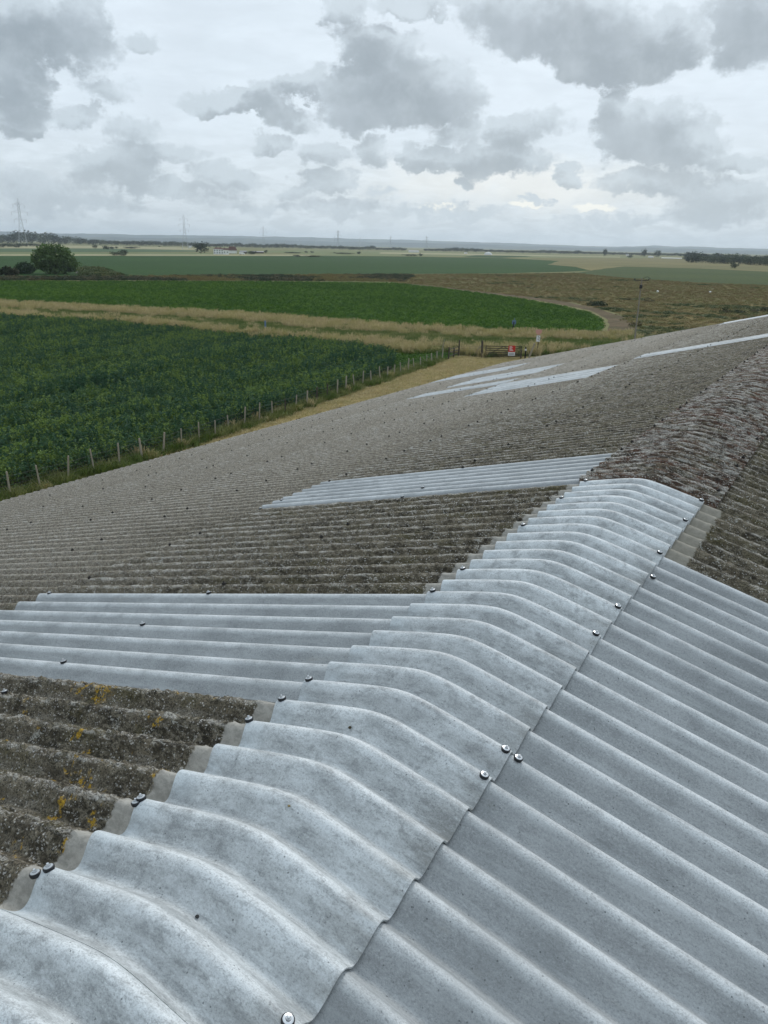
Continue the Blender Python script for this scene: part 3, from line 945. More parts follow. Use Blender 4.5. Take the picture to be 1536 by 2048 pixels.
poly_sheet('blue_green_field', BLUEF, 0.05, G_BLUE, 15, 2.0, 6)
poly_sheet('small_dark_field', S((925, 514), (1000, 515.5), (1062, 513.5), (1045, 511), (960, 509.5)), 0.06, G_BLUE, 15, 2, 7)
poly_sheet('ripe_grass_field', S((1060, 517), (1110, 522), (1100, 529), (1150, 534), (1182, 541), (1300, 536), (1800, 558), (1900, 535), (1540, 521), (1300, 515)), 0.028, G_TAN, 15, 3, 8)
poly_sheet('olive_field', S((1150, 546), (1182, 541), (1250, 533), (1400, 537), (1800, 556), (1820, 588), (1536, 573), (1400, 566), (1250, 558)), 0.034, G_OLIVE, 12, 2, 9)
poly_sheet('pale_headland', S((-200, 508.6), (300, 508.6), (620, 509.6), (625, 512), (300, 511.8), (-200, 511.8)), 0.07, G_PALE, 40, 0, 10)
poly_sheet('far_meadow', S((-200, 504.5), (240, 504.5), (460, 507), (455, 509), (-200, 508.4)), 0.04, G_MIDG, 40, 0, 11)
poly_sheet('far_dark_field', S((-200, 497), (200, 497), (380, 500.5), (420, 503.5), (240, 504.5), (-200, 504)), 0.065, G_DARKG, 40, 4, 12)
poly_sheet('far_stubble', S((-200, 490.5), (100, 490.5), (350, 494.5), (420, 498), (380, 500), (200, 496.8), (-200, 496.8)), 0.07, G_PALE, 60, 4, 13)
poly_sheet('far_green_band', S((620, 500), (800, 503), (1000, 507.5), (1300, 514.0), (1290, 516), (1060, 515), (925, 512), (640, 511.8), (600, 507), (470, 503)), 0.045, G_MIDG, 40, 4, 14)
poly_sheet('far_tan_band', S((760, 504.5), (940, 507.5), (1240, 513.5), (1240, 515), (930, 510), (760, 507.5)), 0.08, G_PALE, 60, 4, 15)
LUSH = [(-41.5, 69.0), (-36.6, 62.5), (-35.9, 71.0), (-37.0, 76.0), (-44, 76)]
poly_sheet('lush_verge', LUSH, 0.03, G_DITCH, 2, 0.4, 16)
poly_sheet('gravel_drive', S((150, 546), (180, 553), (196, 551), (178, 542), (158, 541)), 0.055, G_GRAVEL, 3, .3, 17)


# ------------------------------------------------------------------ foliage sources
def leaf_mat(name, c1, c2, c3=None, trans=0.25, seed_scale=0.05, tip=None, stretch=(1, 1, 1)):
    m, T = new_mat(name)
    T.n.remove(T.bsdf)
    g = T.new('ShaderNodeNewGeometry')
    oi = T.new('ShaderNodeObjectInfo')
    rnd = oi.outputs['Random']
    big = T.noise(T.mapping(g.outputs['Position'], stretch), seed_scale, 4, 0.6, 0.5)
    isl = g.outputs['Random Per Island']
    c = T.mix(T.ss(big, 0.36, 0.64), c1, c2)
    c = T.mix(T.math('MULTIPLY', isl, 0.75), tuple(x * 0.6 for x in c1), c)
    if c3: c = T.mix(T.ss(T.math('ADD', T.math('MULTIPLY', rnd, 0.45), T.math('MULTIPLY', big, 0.55)), 0.50, 0.62), c, c3)
    if tip:
        # new growth at the tops of the stems is paler
        tc = T.new('ShaderNodeTexCoord'); sp = T.new('ShaderNodeSeparateXYZ'); T.put(sp.inputs[0], tc.outputs['Object'])
        c = T.mix(T.ss(sp.outputs[2], tip[0], tip[1], 0.0, 0.75), c, tip[2])
    d = T.new('ShaderNodeBsdfDiffuse'); T.put(d.inputs[0], c)
    t = T.new('ShaderNodeBsdfTranslucent'); T.put(t.inputs[0], c)
    gl = T.new('ShaderNodeBsdfGlossy'); gl.inputs[1].default_value = 0.55; T.put(gl.inputs[0], (0.5, 0.55, 0.55, 1))
    m1 = T.new('ShaderNodeMixShader'); m1.inputs[0].default_value = trans
    T.l.new(d.outputs[0], m1.inputs[1]); T.l.new(t.outputs[0], m1.inputs[2])
    m2 = T.new('ShaderNodeMixShader'); m2.inputs[0].default_value = 0.05
    T.l.new(m1.outputs[0], m2.inputs[1]); T.l.new(gl.outputs[0], m2.inputs[2])
    T.l.new(m2.outputs[0], T.out.inputs[0])
    return m


L_BEAN = leaf_mat('bean leaves', (0.048, 0.122, 0.058), (0.090, 0.182, 0.076), (0.150, 0.225, 0.046), 0.22, 0.07, None, (4.0, .55, 1))
L_PEA = leaf_mat('pea leaves', (0.050, 0.135, 0.006), (0.066, 0.160, 0.008), (0.088, 0.172, 0.011), 0.3, 0.03)
L_DRY = leaf_mat('dry grass', (0.56, 0.46, 0.24), (0.72, 0.60, 0.33), (0.38, 0.33, 0.14), 0.3, 0.2)
L_GRASS = leaf_mat('green grass', (0.12, 0.18, 0.035), (0.17, 0.22, 0.046), (0.22, 0.23, 0.08), 0.3, 0.2)
L_HEATHB = leaf_mat('brown heath leaves', (0.225, 0.165, 0.06), (0.28, 0.215, 0.082), (0.19, 0.175, 0.062), 0.2, 0.03)
L_HEATHG = leaf_mat('green heath leaves', (0.062, 0.094, 0.026), (0.088, 0.118, 0.032), (0.14, 0.14, 0.046), 0.2, 0.03)
L_SCRUB = leaf_mat('dark scrub leaves', (0.035, 0.055, 0.020), (0.055, 0.075, 0.026), (0.10, 0.085, 0.04), 0.2, 0.08)
L_TREE = leaf_mat('tree leaves', (0.040, 0.085, 0.026), (0.085, 0.145, 0.040), (0.10, 0.165, 0.044), 0.3, 0.35)
L_FARTREE = leaf_mat('far tree leaves', (0.030, 0.050, 0.024), (0.045, 0.066, 0.030), (0.06, 0.08, 0.034), 0.15, 0.01)
M_BARK = plain('bark', (0.09, 0.075, 0.055), 0.9, 0, 0.3, 6)


def leaf_cloud(name, n, pos_fn, size, mat, up=0.3, aspect=0.6, seed=0):
    """n small folded leaves around positions from pos_fn"""
    g = np.random.default_rng(seed)
    c, sz = pos_fn(g, n)
    d = g.normal(size=(n, 3)); d[:, 2] = np.abs(d[:, 2]) * 0.6 + up
    d /= np.linalg.norm(d, axis=1)[:, None]
    a = np.cross(d, g.normal(size=(n, 3))); a /= np.linalg.norm(a, axis=1)[:, None] + 1e-9
    b_ = np.cross(d, a)
    s = (size * (0.6 + 0.8 * g.random(n)) * sz)[:, None]
    v = np.stack([c - a * s, c + b_ * s * aspect + d * s * .2, c + a * s, c - b_ * s * aspect + d * s * .2], 1).reshape(-1, 3)
    q = np.arange(4 * n).reshape(n, 4)
    me = np_mesh(name, v, q, smooth=False)
    me.materials.append(mat)
    return me


def blades(name, n, h, w, spread, mat, seed=0, lean=0.35, head=False):
    g = np.random.default_rng(seed)
    r = spread * np.sqrt(g.random(n)); t = g.random(n) * 2 * np.pi
    base = np.stack([r * np.cos(t), r * np.sin(t), np.zeros(n)], 1)
    hh = h * (0.55 + 0.55 * g.random(n))
    le = g.normal(size=(n, 2)) * lean
    az_ = g.random(n) * np.pi
    wv = np.stack([np.cos(az_), np.sin(az_), np.zeros(n)], 1) * w
    mid = base + np.stack([le[:, 0] * hh * .35, le[:, 1] * hh * .35, hh * .55], 1)
    tip = base + np.stack([le[:, 0] * hh, le[:, 1] * hh, hh], 1)
    v = np.stack([base - wv * .5, base + wv * .5, mid + wv * .5, tip + wv * (.5 if head else .12), tip - wv * (.5 if head else .12), mid - wv * .5], 1).reshape(-1, 3)
    i = np.arange(n)[:, None] * 6
    q = np.concatenate([i + np.array([[0, 1, 2, 5]]), i + np.array([[5, 2, 3, 4]])])
    me = np_mesh(name, v, q, smooth=False)
    me.materials.append(mat)
    return me


def source(name, meshes):
    c = bpy.data.collections.new(name)
    for k, me in enumerate(meshes):
        o = bpy.data.objects.new('%s_%d' % (name, k), me)
        c.objects.link(o)
    return c


def bean_pos(g, n):
    k = 5
    cx = g.normal(size=(k, 2)) * 0.11
    i = g.integers(0, k, n)
    z = 0.15 + 1.0 * g.random(n) ** 0.7
    r = 0.085 * (1.1 - 0.75 * (z / 1.15) ** 2)
    hk = 0.85 + .3 * g.random(k)
    p = np.stack([cx[i, 0] * (1 + z * .6) + g.normal(size=n) * r, cx[i, 1] * (1 + z * .6) + g.normal(size=n) * r, z * hk[i]], 1)
    return p, np.ones(n)


def dome_pos(rx, rz, zc=0.0):
    def f(g, n):
        d = g.normal(size=(n, 3)); d /= np.linalg.norm(d, axis=1)[:, None]
        d[:, 2] = np.abs(d[:, 2])
        r = g.random(n) ** 0.4
        lump = 0.75 + 0.35 * vnoise(d[:, 0] * 2.3 + 7, d[:, 1] * 2.3 + d[:, 2] * 2, int(rx * 77))
        p = d * (r * lump)[:, None] * np.array([rx, rx, rz]) + np.array([0, 0, zc])
        return p, np.ones(n)
    return f


SRC_BEAN = source('bean_plant', [leaf_cloud('bean_plant', 95, bean_pos, 0.056, L_BEAN, 0.45, 0.55, k) for k in range(6)])
SRC_PEA = source('pea_tuft', [leaf_cloud('pea_tuft', 46, dome_pos(0.55, 0.36), 0.085, L_PEA, 0.7, 0.6, 20 + k) for k in range(4)])
SRC_DRY = source('dry_tuft', [blades('dry_tuft', 60, 0.95, 0.035, 0.45, L_DRY, 30 + k, 0.3, True) for k in range(4)])
SRC_GRASS = source('grass_tuft', [blades('grass_tuft', 60, 0.5, 0.045, 0.5, L_GRASS, 40 + k, 0.5) for k in range(4)])
SRC_SHORT = source('short_dry', [blades('short_dry', 50, 0.14, 0.022, 0.40, L_DRY, 45 + k, 0.9) for k in range(3)])
SRC_HB = source('heath_brown', [leaf_cloud('heath_brown', 120, dome_pos(1.1, 0.65), 0.12, L_HEATHB, 0.6, 0.4, 50 + k) for k in range(4)])
SRC_HG = source('heath_green', [leaf_cloud('heath_green', 130, dome_pos(1.2, 0.85), 0.13, L_HEATHG, 0.6, 0.5, 60 + k) for k in range(4)])
SRC_SCRUB = source('scrub', [leaf_cloud('scrub', 170, dome_pos(1.4, 1.35), 0.16, L_SCRUB, 0.4, 0.6, 70 + k) for k in range(4)])


def scatter(name, pts, scl, src, hgt=None):
    n = len(pts)
    me = bpy.data.meshes.new(name)
    me.vertices.add(n); me.vertices.foreach_set('co', np.asarray(pts, np.float32).ravel())
    g = np.random.default_rng(n)
    at = me.attributes.new('rz', 'FLOAT', 'POINT'); at.data.foreach_set('value', (g.random(n) * 6.283).astype(np.float32))
    at = me.attributes.new('sc', 'FLOAT_VECTOR', 'POINT')
    hh = scl if hgt is None else hgt
    at.data.foreach_set('vector', np.stack([scl, scl, hh], 1).astype(np.float32).ravel())
    at = me.attributes.new('ix', 'INT', 'POINT'); at.data.foreach_set('value', g.integers(0, len(src.objects), n).astype(np.int32))
    o = link(name, me)
    ng = bpy.data.node_groups.new(name, 'GeometryNodeTree')
    ng.interface.new_socket('Geometry', in_out='INPUT', socket_type='NodeSocketGeometry')
    ng.interface.new_socket('Geometry', in_out='OUTPUT', socket_type='NodeSocketGeometry')
    N = ng.nodes; Lk = ng.links
    gi = N.new('NodeGroupInput'); go = N.new('NodeGroupOutput')
    ip = N.new('GeometryNodeInstanceOnPoints')
    ci = N.new('GeometryNodeCollectionInfo'); ci.inputs['Collection'].default_value = src
    ci.inputs['Separate Children'].default_value = True; ci.inputs['Reset Children'].default_value = True
    ip.inputs['Pick Instance'].default_value = True
    def attr(nm, typ):
        a = N.new('GeometryNodeInputNamedAttribute'); a.data_type = typ; a.inputs['Name'].default_value = nm
        return a.outputs['Attribute']
    cx = N.new('ShaderNodeCombineXYZ'); Lk.new(attr('rz', 'FLOAT'), cx.inputs[2])
    er = N.new('FunctionNodeEulerToRotation'); Lk.new(cx.outputs[0], er.inputs[0])
    Lk.new(gi.outputs[0], ip.inputs['Points']); Lk.new(ci.outputs[0], ip.inputs['Instance'])
    Lk.new(attr('ix', 'INT'), ip.inputs['Instance Index'])
    Lk.new(er.outputs[0], ip.inputs['Rotation']); Lk.new(attr('sc', 'FLOAT_VECTOR'), ip.inputs['Scale'])
    Lk.new(ip.outputs[0], go.inputs[0])
    md = o.modifiers.new('scatter', 'NODES'); md.node_group = ng
    o['kind'] = 'stuff'
    return o


def in_poly(x, y, poly):
    ins = np.zeros(len(x), bool)
    j = len(poly) - 1
    for i in range(len(poly)):
        xi, yi = poly[i]; xj, yj = poly[j]
        c = ((yi > y) != (yj > y)) & (x < (xj - xi) * (y - yi) / (yj - yi + 1e-12) + xi)
        ins ^= c
        j = i
    return ins


def fill(poly, spacing, seed, az_lo=-74, az_hi=12, rmax=1e9, z=0.0, jitter=0.5):
    pl = np.array(poly)
    x0, y0_ = pl.min(0); x1, y1_ = pl.max(0)
    gx = np.arange(x0, x1, spacing); gy = np.arange(y0_, y1_, spacing)
    X, Y = np.meshgrid(gx, gy); X = X.ravel(); Y = Y.ravel()
    g = np.random.default_rng(seed)
    X = X + (g.random(len(X)) - .5) * spacing * 2 * jitter; Y = Y + (g.random(len(Y)) - .5) * spacing * 2 * jitter
    a = np.degrees(np.arctan2(X - CAM[0], Y - CAM[1])); r_ = np.hypot(X - CAM[0], Y - CAM[1])
    k = (a > az_lo) & (a < az_hi) & (r_ < rmax) & in_poly(X, Y, poly)
    X, Y = X[k], Y[k]
    return np.stack([X, Y, np.full(len(X), z)], 1), g


def dens(p, g, scale, seed, lo, hi):
    n = vnoise(p[:, 0] * scale, p[:, 1] * scale, seed) * .6 + vnoise(p[:, 0] * scale * 2.7, p[:, 1] * scale * 2.7, seed + 1) * .4
    return g.random(len(p)) < np.clip((n - lo) / (hi - lo), 0, 1)


# tall beans, denser and taller in drilled rows and swells
pts, g = fill(BEAN, 0.37, 1, -72, -18)
wv_ = pts[:, 0] + 0.12 * pts[:, 1]
sw = vnoise(wv_ * 0.33 + .9 * vnoise(pts[:, 1] * .06, wv_ * .03, 71), pts[:, 1] * 0.035, 5) * .7 + vnoise(pts[:, 0] * .35, pts[:, 1] * .2, 6) * .3
tl = (wv_ + 2.4 * vnoise(pts[:, 1] * .035, wv_ * .01, 44)) % 14.0
gap = (np.abs(tl - 5.0) < 0.33) | (np.abs(tl - 6.9) < 0.33)
tuf = vnoise(pts[:, 0] * 1.1, pts[:, 1] * 1.1, 8)
keep = ~gap & (tuf > 0.10)
pts, sw, tuf = pts[keep], sw[keep], tuf[keep]
hh = (0.60 + 0.58 * sw + 0.22 * tuf + 0.10 * np.sin(wv_[keep] * 2.0)) * (0.82 + 0.34 * g.random(len(pts)))
o = scatter('bean_crop', pts, 0.9 + 0.45 * g.random(len(pts)), SRC_BEAN, hh)
tag(o, 'tall dark green bean crop filling the field behind the wire fence', 'crop')

pts, g = fill(PEA, 0.95, 2, -72, -5, 330, 0.02)
o = scatter('pea_crop', pts, 0.9 + 0.4 * g.random(len(pts)), SRC_PEA, 0.7 + 0.5 * vnoise(pts[:, 0] * .08, pts[:, 1] * .3, 3) + .2 * g.random(len(pts)))
tag(o, 'low bright green pea crop beyond the dry grass strip', 'crop')

VERGE = [survey(*q) for q in ((-260, 640), (0, 637), (250, 650), (500, 676), (700, 694), (830, 712), (890, 705), (960, 716), (1080, 712), (1200, 700), (1290, 684), (1262, 668), (1190, 672), (1000, 666), (800, 658), (500, 634), (250, 621), (0, 609), (-260, 604))]
pts, g = fill(VERGE, 0.55, 4, -72, 2)
# two pale bands with a green ditch between them
def band(pp):
    # distance coordinate across the strip: 0 near edge, 1 far edge
    ynear = np.interp(pp[:, 0], [-130, -104, -85, -62, -49, -38, -30, -10], [60, 66.5, 70, 70.3, 71.5, 72.5, 80, 84])
    yfar = np.interp(pp[:, 0], [-145, -132, -106, -84, -55, -37, -31, -10], [84, 87, 92, 97, 97, 104, 108, 125])
    return (pp[:, 1] - ynear) / (yfar - ynear)
t = band(pts) + 0.12 * (vnoise(pts[:, 0] * .15, pts[:, 1] * .15, 9) - .5)
patch = vnoise(pts[:, 0] * .12, pts[:, 1] * .2, 12)
pdry = np.where((t > 0.30) & (t < 0.62), 0.04, 0.85) * np.where(pts[:, 0] > -62, np.clip(0.10 + 1.1 * patch, 0, 1), np.clip(.6 + .6 * patch, 0, 1))
isdry = g.random(len(pts)) < pdry
pd = pts[isdry]
pd = pd[g.random(len(pd)) < .35 + .9 * vnoise(pd[:, 0] * .5, pd[:, 1] * .9, 61)]
o = scatter('dry_grass', pd, 0.8 + .5 * g.random(len(pd)), SRC_DRY, 0.55 + .6 * g.random(len(pd)))
tag(o, 'pale dry standing grass along the ditch between the crops', 'grass')
pg = pts[~isdry]
extra, g2 = fill(VERGE, 0.8, 5, -72, 2)
pg = np.concatenate([pg, extra])
o = scatter('green_grass', pg, 0.9 + .5 * g.random(len(pg)), SRC_GRASS, 0.7 + .6 * g.random(len(pg)))
tag(o, 'rough green grass in the ditch between the crops', 'grass')

pts, g = fill(LUSH, 0.34, 55)
o = scatter('lush_grass', pts, 0.7 + .4 * g.random(len(pts)), SRC_PEA, 0.5 + .3 * g.random(len(pts)))
tag(o, 'fresh green grass patch between the bean crop and the ditch', 'grass')

# unmown strip under the wire fence and the mown yard
FEN = [(-30.5, 14.0), (-30.5, 19.1), (-30.5, 21.0), (-30.55, 23.0), (-30.6, 25.1), (-30.7, 27.0), (-30.8, 28.7), (-31.0, 30.4), (-31.2, 31.9), (-31.4, 33.6), (-31.7, 35.9), (-31.9, 38.5), (-32.3, 41.5), (-32.8, 44.9), (-33.2, 48.3), (-33.7, 51.6), (-34.0, 54.5), (-34.4, 57.6), (-34.8, 60.6), (-35.1, 63.6), (-35.5, 66.3), (-35.9, 69.0), (-36.2, 71.4)]
fs = np.array(FEN)
STRIP = [(x - 0.6, y) for x, y in FEN] + [(x + .35, y) for x, y in reversed(FEN)]
pts, g = fill(STRIP, 0.36, 6, -72, -5)
o = scatter('fence_grass', pts, 0.6 + .4 * g.random(len(pts)), SRC_GRASS, 0.5 + .7 * g.random(len(pts)))
tag(o, 'unmown green grass growing under the wire fence', 'grass')
k = g.random(len(pts)) < .05
o = scatter('fence_dry_grass', pts[k], 0.5 + .3 * g.random(k.sum()), SRC_DRY, 0.35 + .4 * g.random(k.sum()))
tag(o, 'dry grass tufts growing under the wire fence', 'grass')
pts, g = fill(YARD, 0.42, 7, -60, -8)
pts = pts[pts[:, 0] < -11]
o = scatter('yard_grass', pts, 0.8 + .5 * g.random(len(pts)), SRC_SHORT, 0.5 + .8 * g.random(len(pts)))
tag(o, 'short mown yellow grass beside the shed wall', 'grass')

# heath
pts, g = fill(HEATH, 1.6, 8, -45, 14, 520, 0.0)
d_ = np.hypot(pts[:, 0] - CAM[0], pts[:, 1] - CAM[1])
nz = vnoise(pts[:, 0] * .035 + 3, pts[:, 1] * .10, 15) * .5 + vnoise(pts[:, 0] * .14, pts[:, 1] * .22, 16) * .5
gr_p = np.clip(1.75 - d_ / 125.0, 0.04, 0.96)
isg = nz < 0.25 + 0.5 * gr_p
for nm, kk, src, lab in (('green_heath', isg, SRC_HG, 'olive green scrubby ground cover on the heath beyond the roof'),
                         ('brown_heath', ~isg, SRC_HB, 'brown dock and dead stalks covering the heath')):
    pp = pts[kk]
    pp = pp[dens(pp, g, .11, 18, .05, .35)]
    o = scatter(nm, pp, 0.55 + .9 * g.random(len(pp)) ** 2, src, 0.22 + .42 * g.random(len(pp)))
    tag(o, lab, 'heath')
pp = pts[dens(pts, g, .09, 21, .74, .88) & (d_ < 200)]
o = scatter('heath_scrub', pp, 0.6 + .7 * g.random(len(pp)), SRC_SCRUB, 0.35 + .5 * g.random(len(pp)))
tag(o, 'darker bushes dotted over the near heath', 'bushes')

# overgrown field boundary beyond the pea field
HEDGE = [survey(*q) for q in ((-260, 561), (0, 561), (300, 561), (600, 562), (800, 564), (830, 552), (790, 550), (400, 553), (200, 555), (0, 555), (-260, 553))]
pts, g = fill(HEDGE, 1.7, 9, -74, -5)
isb = vnoise(pts[:, 0] * .06, pts[:, 1] * .06, 25) + .25 * (g.random(len(pts)) - .5) > .47
for nm, kk, src, lab in (('boundary_scrub', ~isb, SRC_SCRUB, 'dark scrub in the overgrown boundary behind the bright green field'),
                         ('boundary_weeds', isb, SRC_HB, 'brown weeds in the overgrown boundary behind the bright green field')):
    pp = pts[kk]
    o = scatter(nm, pp, 0.8 + .7 * g.random(len(pp)), src, (0.5 if src is SRC_SCRUB else 1.1) * (0.8 + .7 * g.random(len(pp))))
    tag(o, lab, 'scrub')
MOUND = [survey(*q) for q in ((165, 538), (205, 541), (240, 554), (205, 556), (170, 553))]
pts, g = fill(MOUND, 1.3, 10)
o = scatter('mound_grass', pts, 1.8 + .9 * g.random(len(pts)), SRC_HG, 1.2 + .9 * g.random(len(pts)))
tag(o, 'pale green weedy mound right of the big round tree', 'weeds')


# ------------------------------------------------------------------ trees
def crown_pos(lobes, squash=0.9):
    L_ = np.array(lobes)

    def f(g, n):
        w = L_[:, 3] ** 2; w = w / w.sum()
        i = g.choice(len(L_), n, p=w)
        d = g.normal(size=(n, 3)); d /= np.linalg.norm(d, axis=1)[:, None]
        r = 0.55 + 0.5 * g.random(n) ** 0.5
        lump = 0.62 + 0.72 * vnoise(d[:, 0] * 3.1 + i * 5, d[:, 1] * 3.1 + d[:, 2] * 3.3, 77)
        p = L_[i, :3] + d * (r * lump * L_[i, 3])[:, None] * np.array([1, 1, squash])
        p[:, 2] = np.maximum(p[:, 2], 0.06 * L_[:, 3].max())
        return p, np.ones(n)
    return f


def trunk_mesh(h, r, seed, limbs=6, spread=0.5):
    g = random.Random(seed)
    m = MB()
    pts_ = [Vector((0, 0, 0))]
    for k in range(1, 5):
        pts_.append(Vector((g.uniform(-.04, .04) * h, g.uniform(-.04, .04) * h, h * k / 4 * 0.8)))
    for k in range(4):
        m.bar(pts_[k], pts_[k + 1], 2 * r * (1 - .18 * k), 0, 2 * r * (1 - .18 * (k + 1)), 8)
    for k in range(limbs):
        t_ = g.uniform(.25, .8); q = pts_[0].lerp(pts_[4], t_)
        a = g.uniform(0, 6.28)
        e = q + Vector((math.cos(a) * spread * h * .6, math.sin(a) * spread * h * .6, h * g.uniform(.18, .4)))
        m.bar(q, e, r * .8, 0, r * .25, 6)
    return m.mesh('trunk')


def tree(name, loc, lobes, leaf_n, leaf_s, trunk_h, trunk_r, label, seed, mat=None, cat='tree', group=None, squash=0.9):
    t = empty(name, (loc[0], loc[1], 0), 0, label, cat, group)
    cm = leaf_cloud('crown', leaf_n, crown_pos(lobes, squash), leaf_s, mat or L_TREE, 0.2, 0.7, seed)
    link('crown', cm, None, t)
    link('trunk', trunk_mesh(trunk_h, trunk_r, seed), M_BARK, t)
    return t


x_, y_ = survey(113, 548)
sx = 0.84 * math.hypot(x_ - CAM[0], y_ - CAM[1]) / F_PX   # metres per photo pixel at that distance
dirx = Vector((y_ - CAM[1], -(x_ - CAM[0]))).normalized()   # to the right as seen
def lobe(px, pz, r_, dep=0.0):
    return (dirx.x * px * sx - dirx.y * dep * sx * -1, dirx.y * px * sx + dirx.x * dep * sx, pz * sx, r_ * sx)
tree('round_tree', (x_, y_), [lobe(-22, 30, 22), lobe(-20, 44, 15), lobe(8, 34, 25), lobe(22, 24, 22), lobe(32, 18, 15), lobe(-34, 22, 15), lobe(0, 18, 22, 12), lobe(-6, 48, 12), lobe(20, 42, 12), lobe(0, 20, 20, -14)],
     6500, 0.34, 6, 0.35, 'large dark round tree at the field edge on the left, before the far crops', 3)
for i, (px, py, rr, hh_, lab) in enumerate(((50, 548, 17, 24, 'low dark bush touching the left side of the big round tree'),
                                           (16, 551, 24, 17, 'wide low bush at the far left edge, left of the big round tree'))):
    x_, y_ = survey(px, py)
    tree('bush', (x_, y_), [(0, 0, hh_ * .5 * sx, hh_ * .55 * sx), (rr * .5 * sx * dirx.x, rr * .5 * sx * dirx.y, hh_ * .4 * sx, hh_ * .42 * sx), (-rr * .6 * sx * dirx.x, -rr * .6 * sx * dirx.y, hh_ * .35 * sx, hh_ * .4 * sx)],
         1800, 0.3, 1.5, 0.1, lab, 40 + i, L_SCRUB if i else L_TREE, 'bush')

# the far tree line: four tree shapes, each placed as a tree of its own
protos = []
for k in range(6):
    g_ = random.Random(90 + k)
    lob = [(g_.uniform(-.35, .35), g_.uniform(-.35, .35), g_.uniform(.35, .72), g_.uniform(.2, .36)) for _ in range(7)] + [(0, 0, .5, .38), (0, 0, .25, .34)]
    protos.append((leaf_cloud('crown', 420, crown_pos(lob, .9), 0.055, L_FARTREE, 0.2, 0.8, 200 + k), trunk_mesh(0.5, 0.03, 300 + k, 4)))


def far_tree(x, y, w, h, label, group=None, parts=False, name='far_tree', cat='tree', k=None):
    k = random.randrange(6) if k is None else k
    rz = random.uniform(0, 6.28)
    if parts:
        t = empty(name, (x, y, 0), rz, label, cat, group)
        c = link('crown', protos[k][0], None, t); c.scale = (w * 1.15, w * 1.15, h)
        b_ = link('trunk', protos[k][1], M_BARK, t); b_.scale = (w, w, h)
        return t
    o = bpy.data.objects.new(name, protos[k][0]); COL.objects.link(o)
    o.location = (x, y, -0.02 * h); o.rotation_euler = (0, 0, rz); o.scale = (w * 1.15, w * 1.15, h)
    return tag(o, label, cat, group)


def hor(x):
    return 475.9 + (505.7 - 475.9) * x / 1536


TOP = [(-150, 470), (0, 469), (20, 469), (47, 464.6), (62, 466), (70, 464.8), (86, 474), (95, 468), (105, 466), (114, 468), (118, 475), (140, 472.5), (156, 475.5), (182, 478), (208, 479.5), (234, 480.8), (294, 481.3), (325, 482), (360, 482.5), (390, 485),
       (430, 486.3), (478, 485), (490, 487.5), (507, 486.3), (520, 488), (561, 486.5), (587, 488), (626, 490.4), (652, 490.2), (678, 491), (718, 492.3), (748, 491), (758, 498), (766, 497), (789, 494), (806, 495), (812, 499), (850, 500), (862, 498), (901, 494.5), (917, 494),
       (948, 495.8), (974, 498.2), (1013, 499), (1052, 500), (1104, 499.2), (1140, 501.5), (1158, 500), (1175, 504), (1196, 504.5), (1236, 504.5), (1260, 508), (1320, 507.5), (1355, 505.5), (1380, 506.5), (1400, 506), (1600, 509)]
tx = [a for a, _ in TOP]; ty = [b_ for _, b_ in TOP]
x = -60.0
R = random.Random(21)
random.seed(21)
cnt = 0
while x < 1400:
    if 812 < x < 850 or 545 < x < 549: x += 5; continue
    top = float(np.interp(x, tx, ty)) + R.uniform(-.4, 1.1)
    base = hor(x) + 8.3 + R.uniform(-.6, .6)
    d = 11.0 * F_PX / (base - hor(x))
    wx, wy, _ = bearing(x, hor(x), d)
    h = 11.0 + (hor(x) - top) * d / F_PX
    h = max(5.5, h)
    w = h * R.uniform(1.0, 1.6)
    far_tree(wx, wy, w, h / 0.92, 'small hazy tree in the dark tree line along the horizon', 'trees of the far tree line')
    cnt += 1
    x += w * F_PX / d * R.uniform(.52, .72)
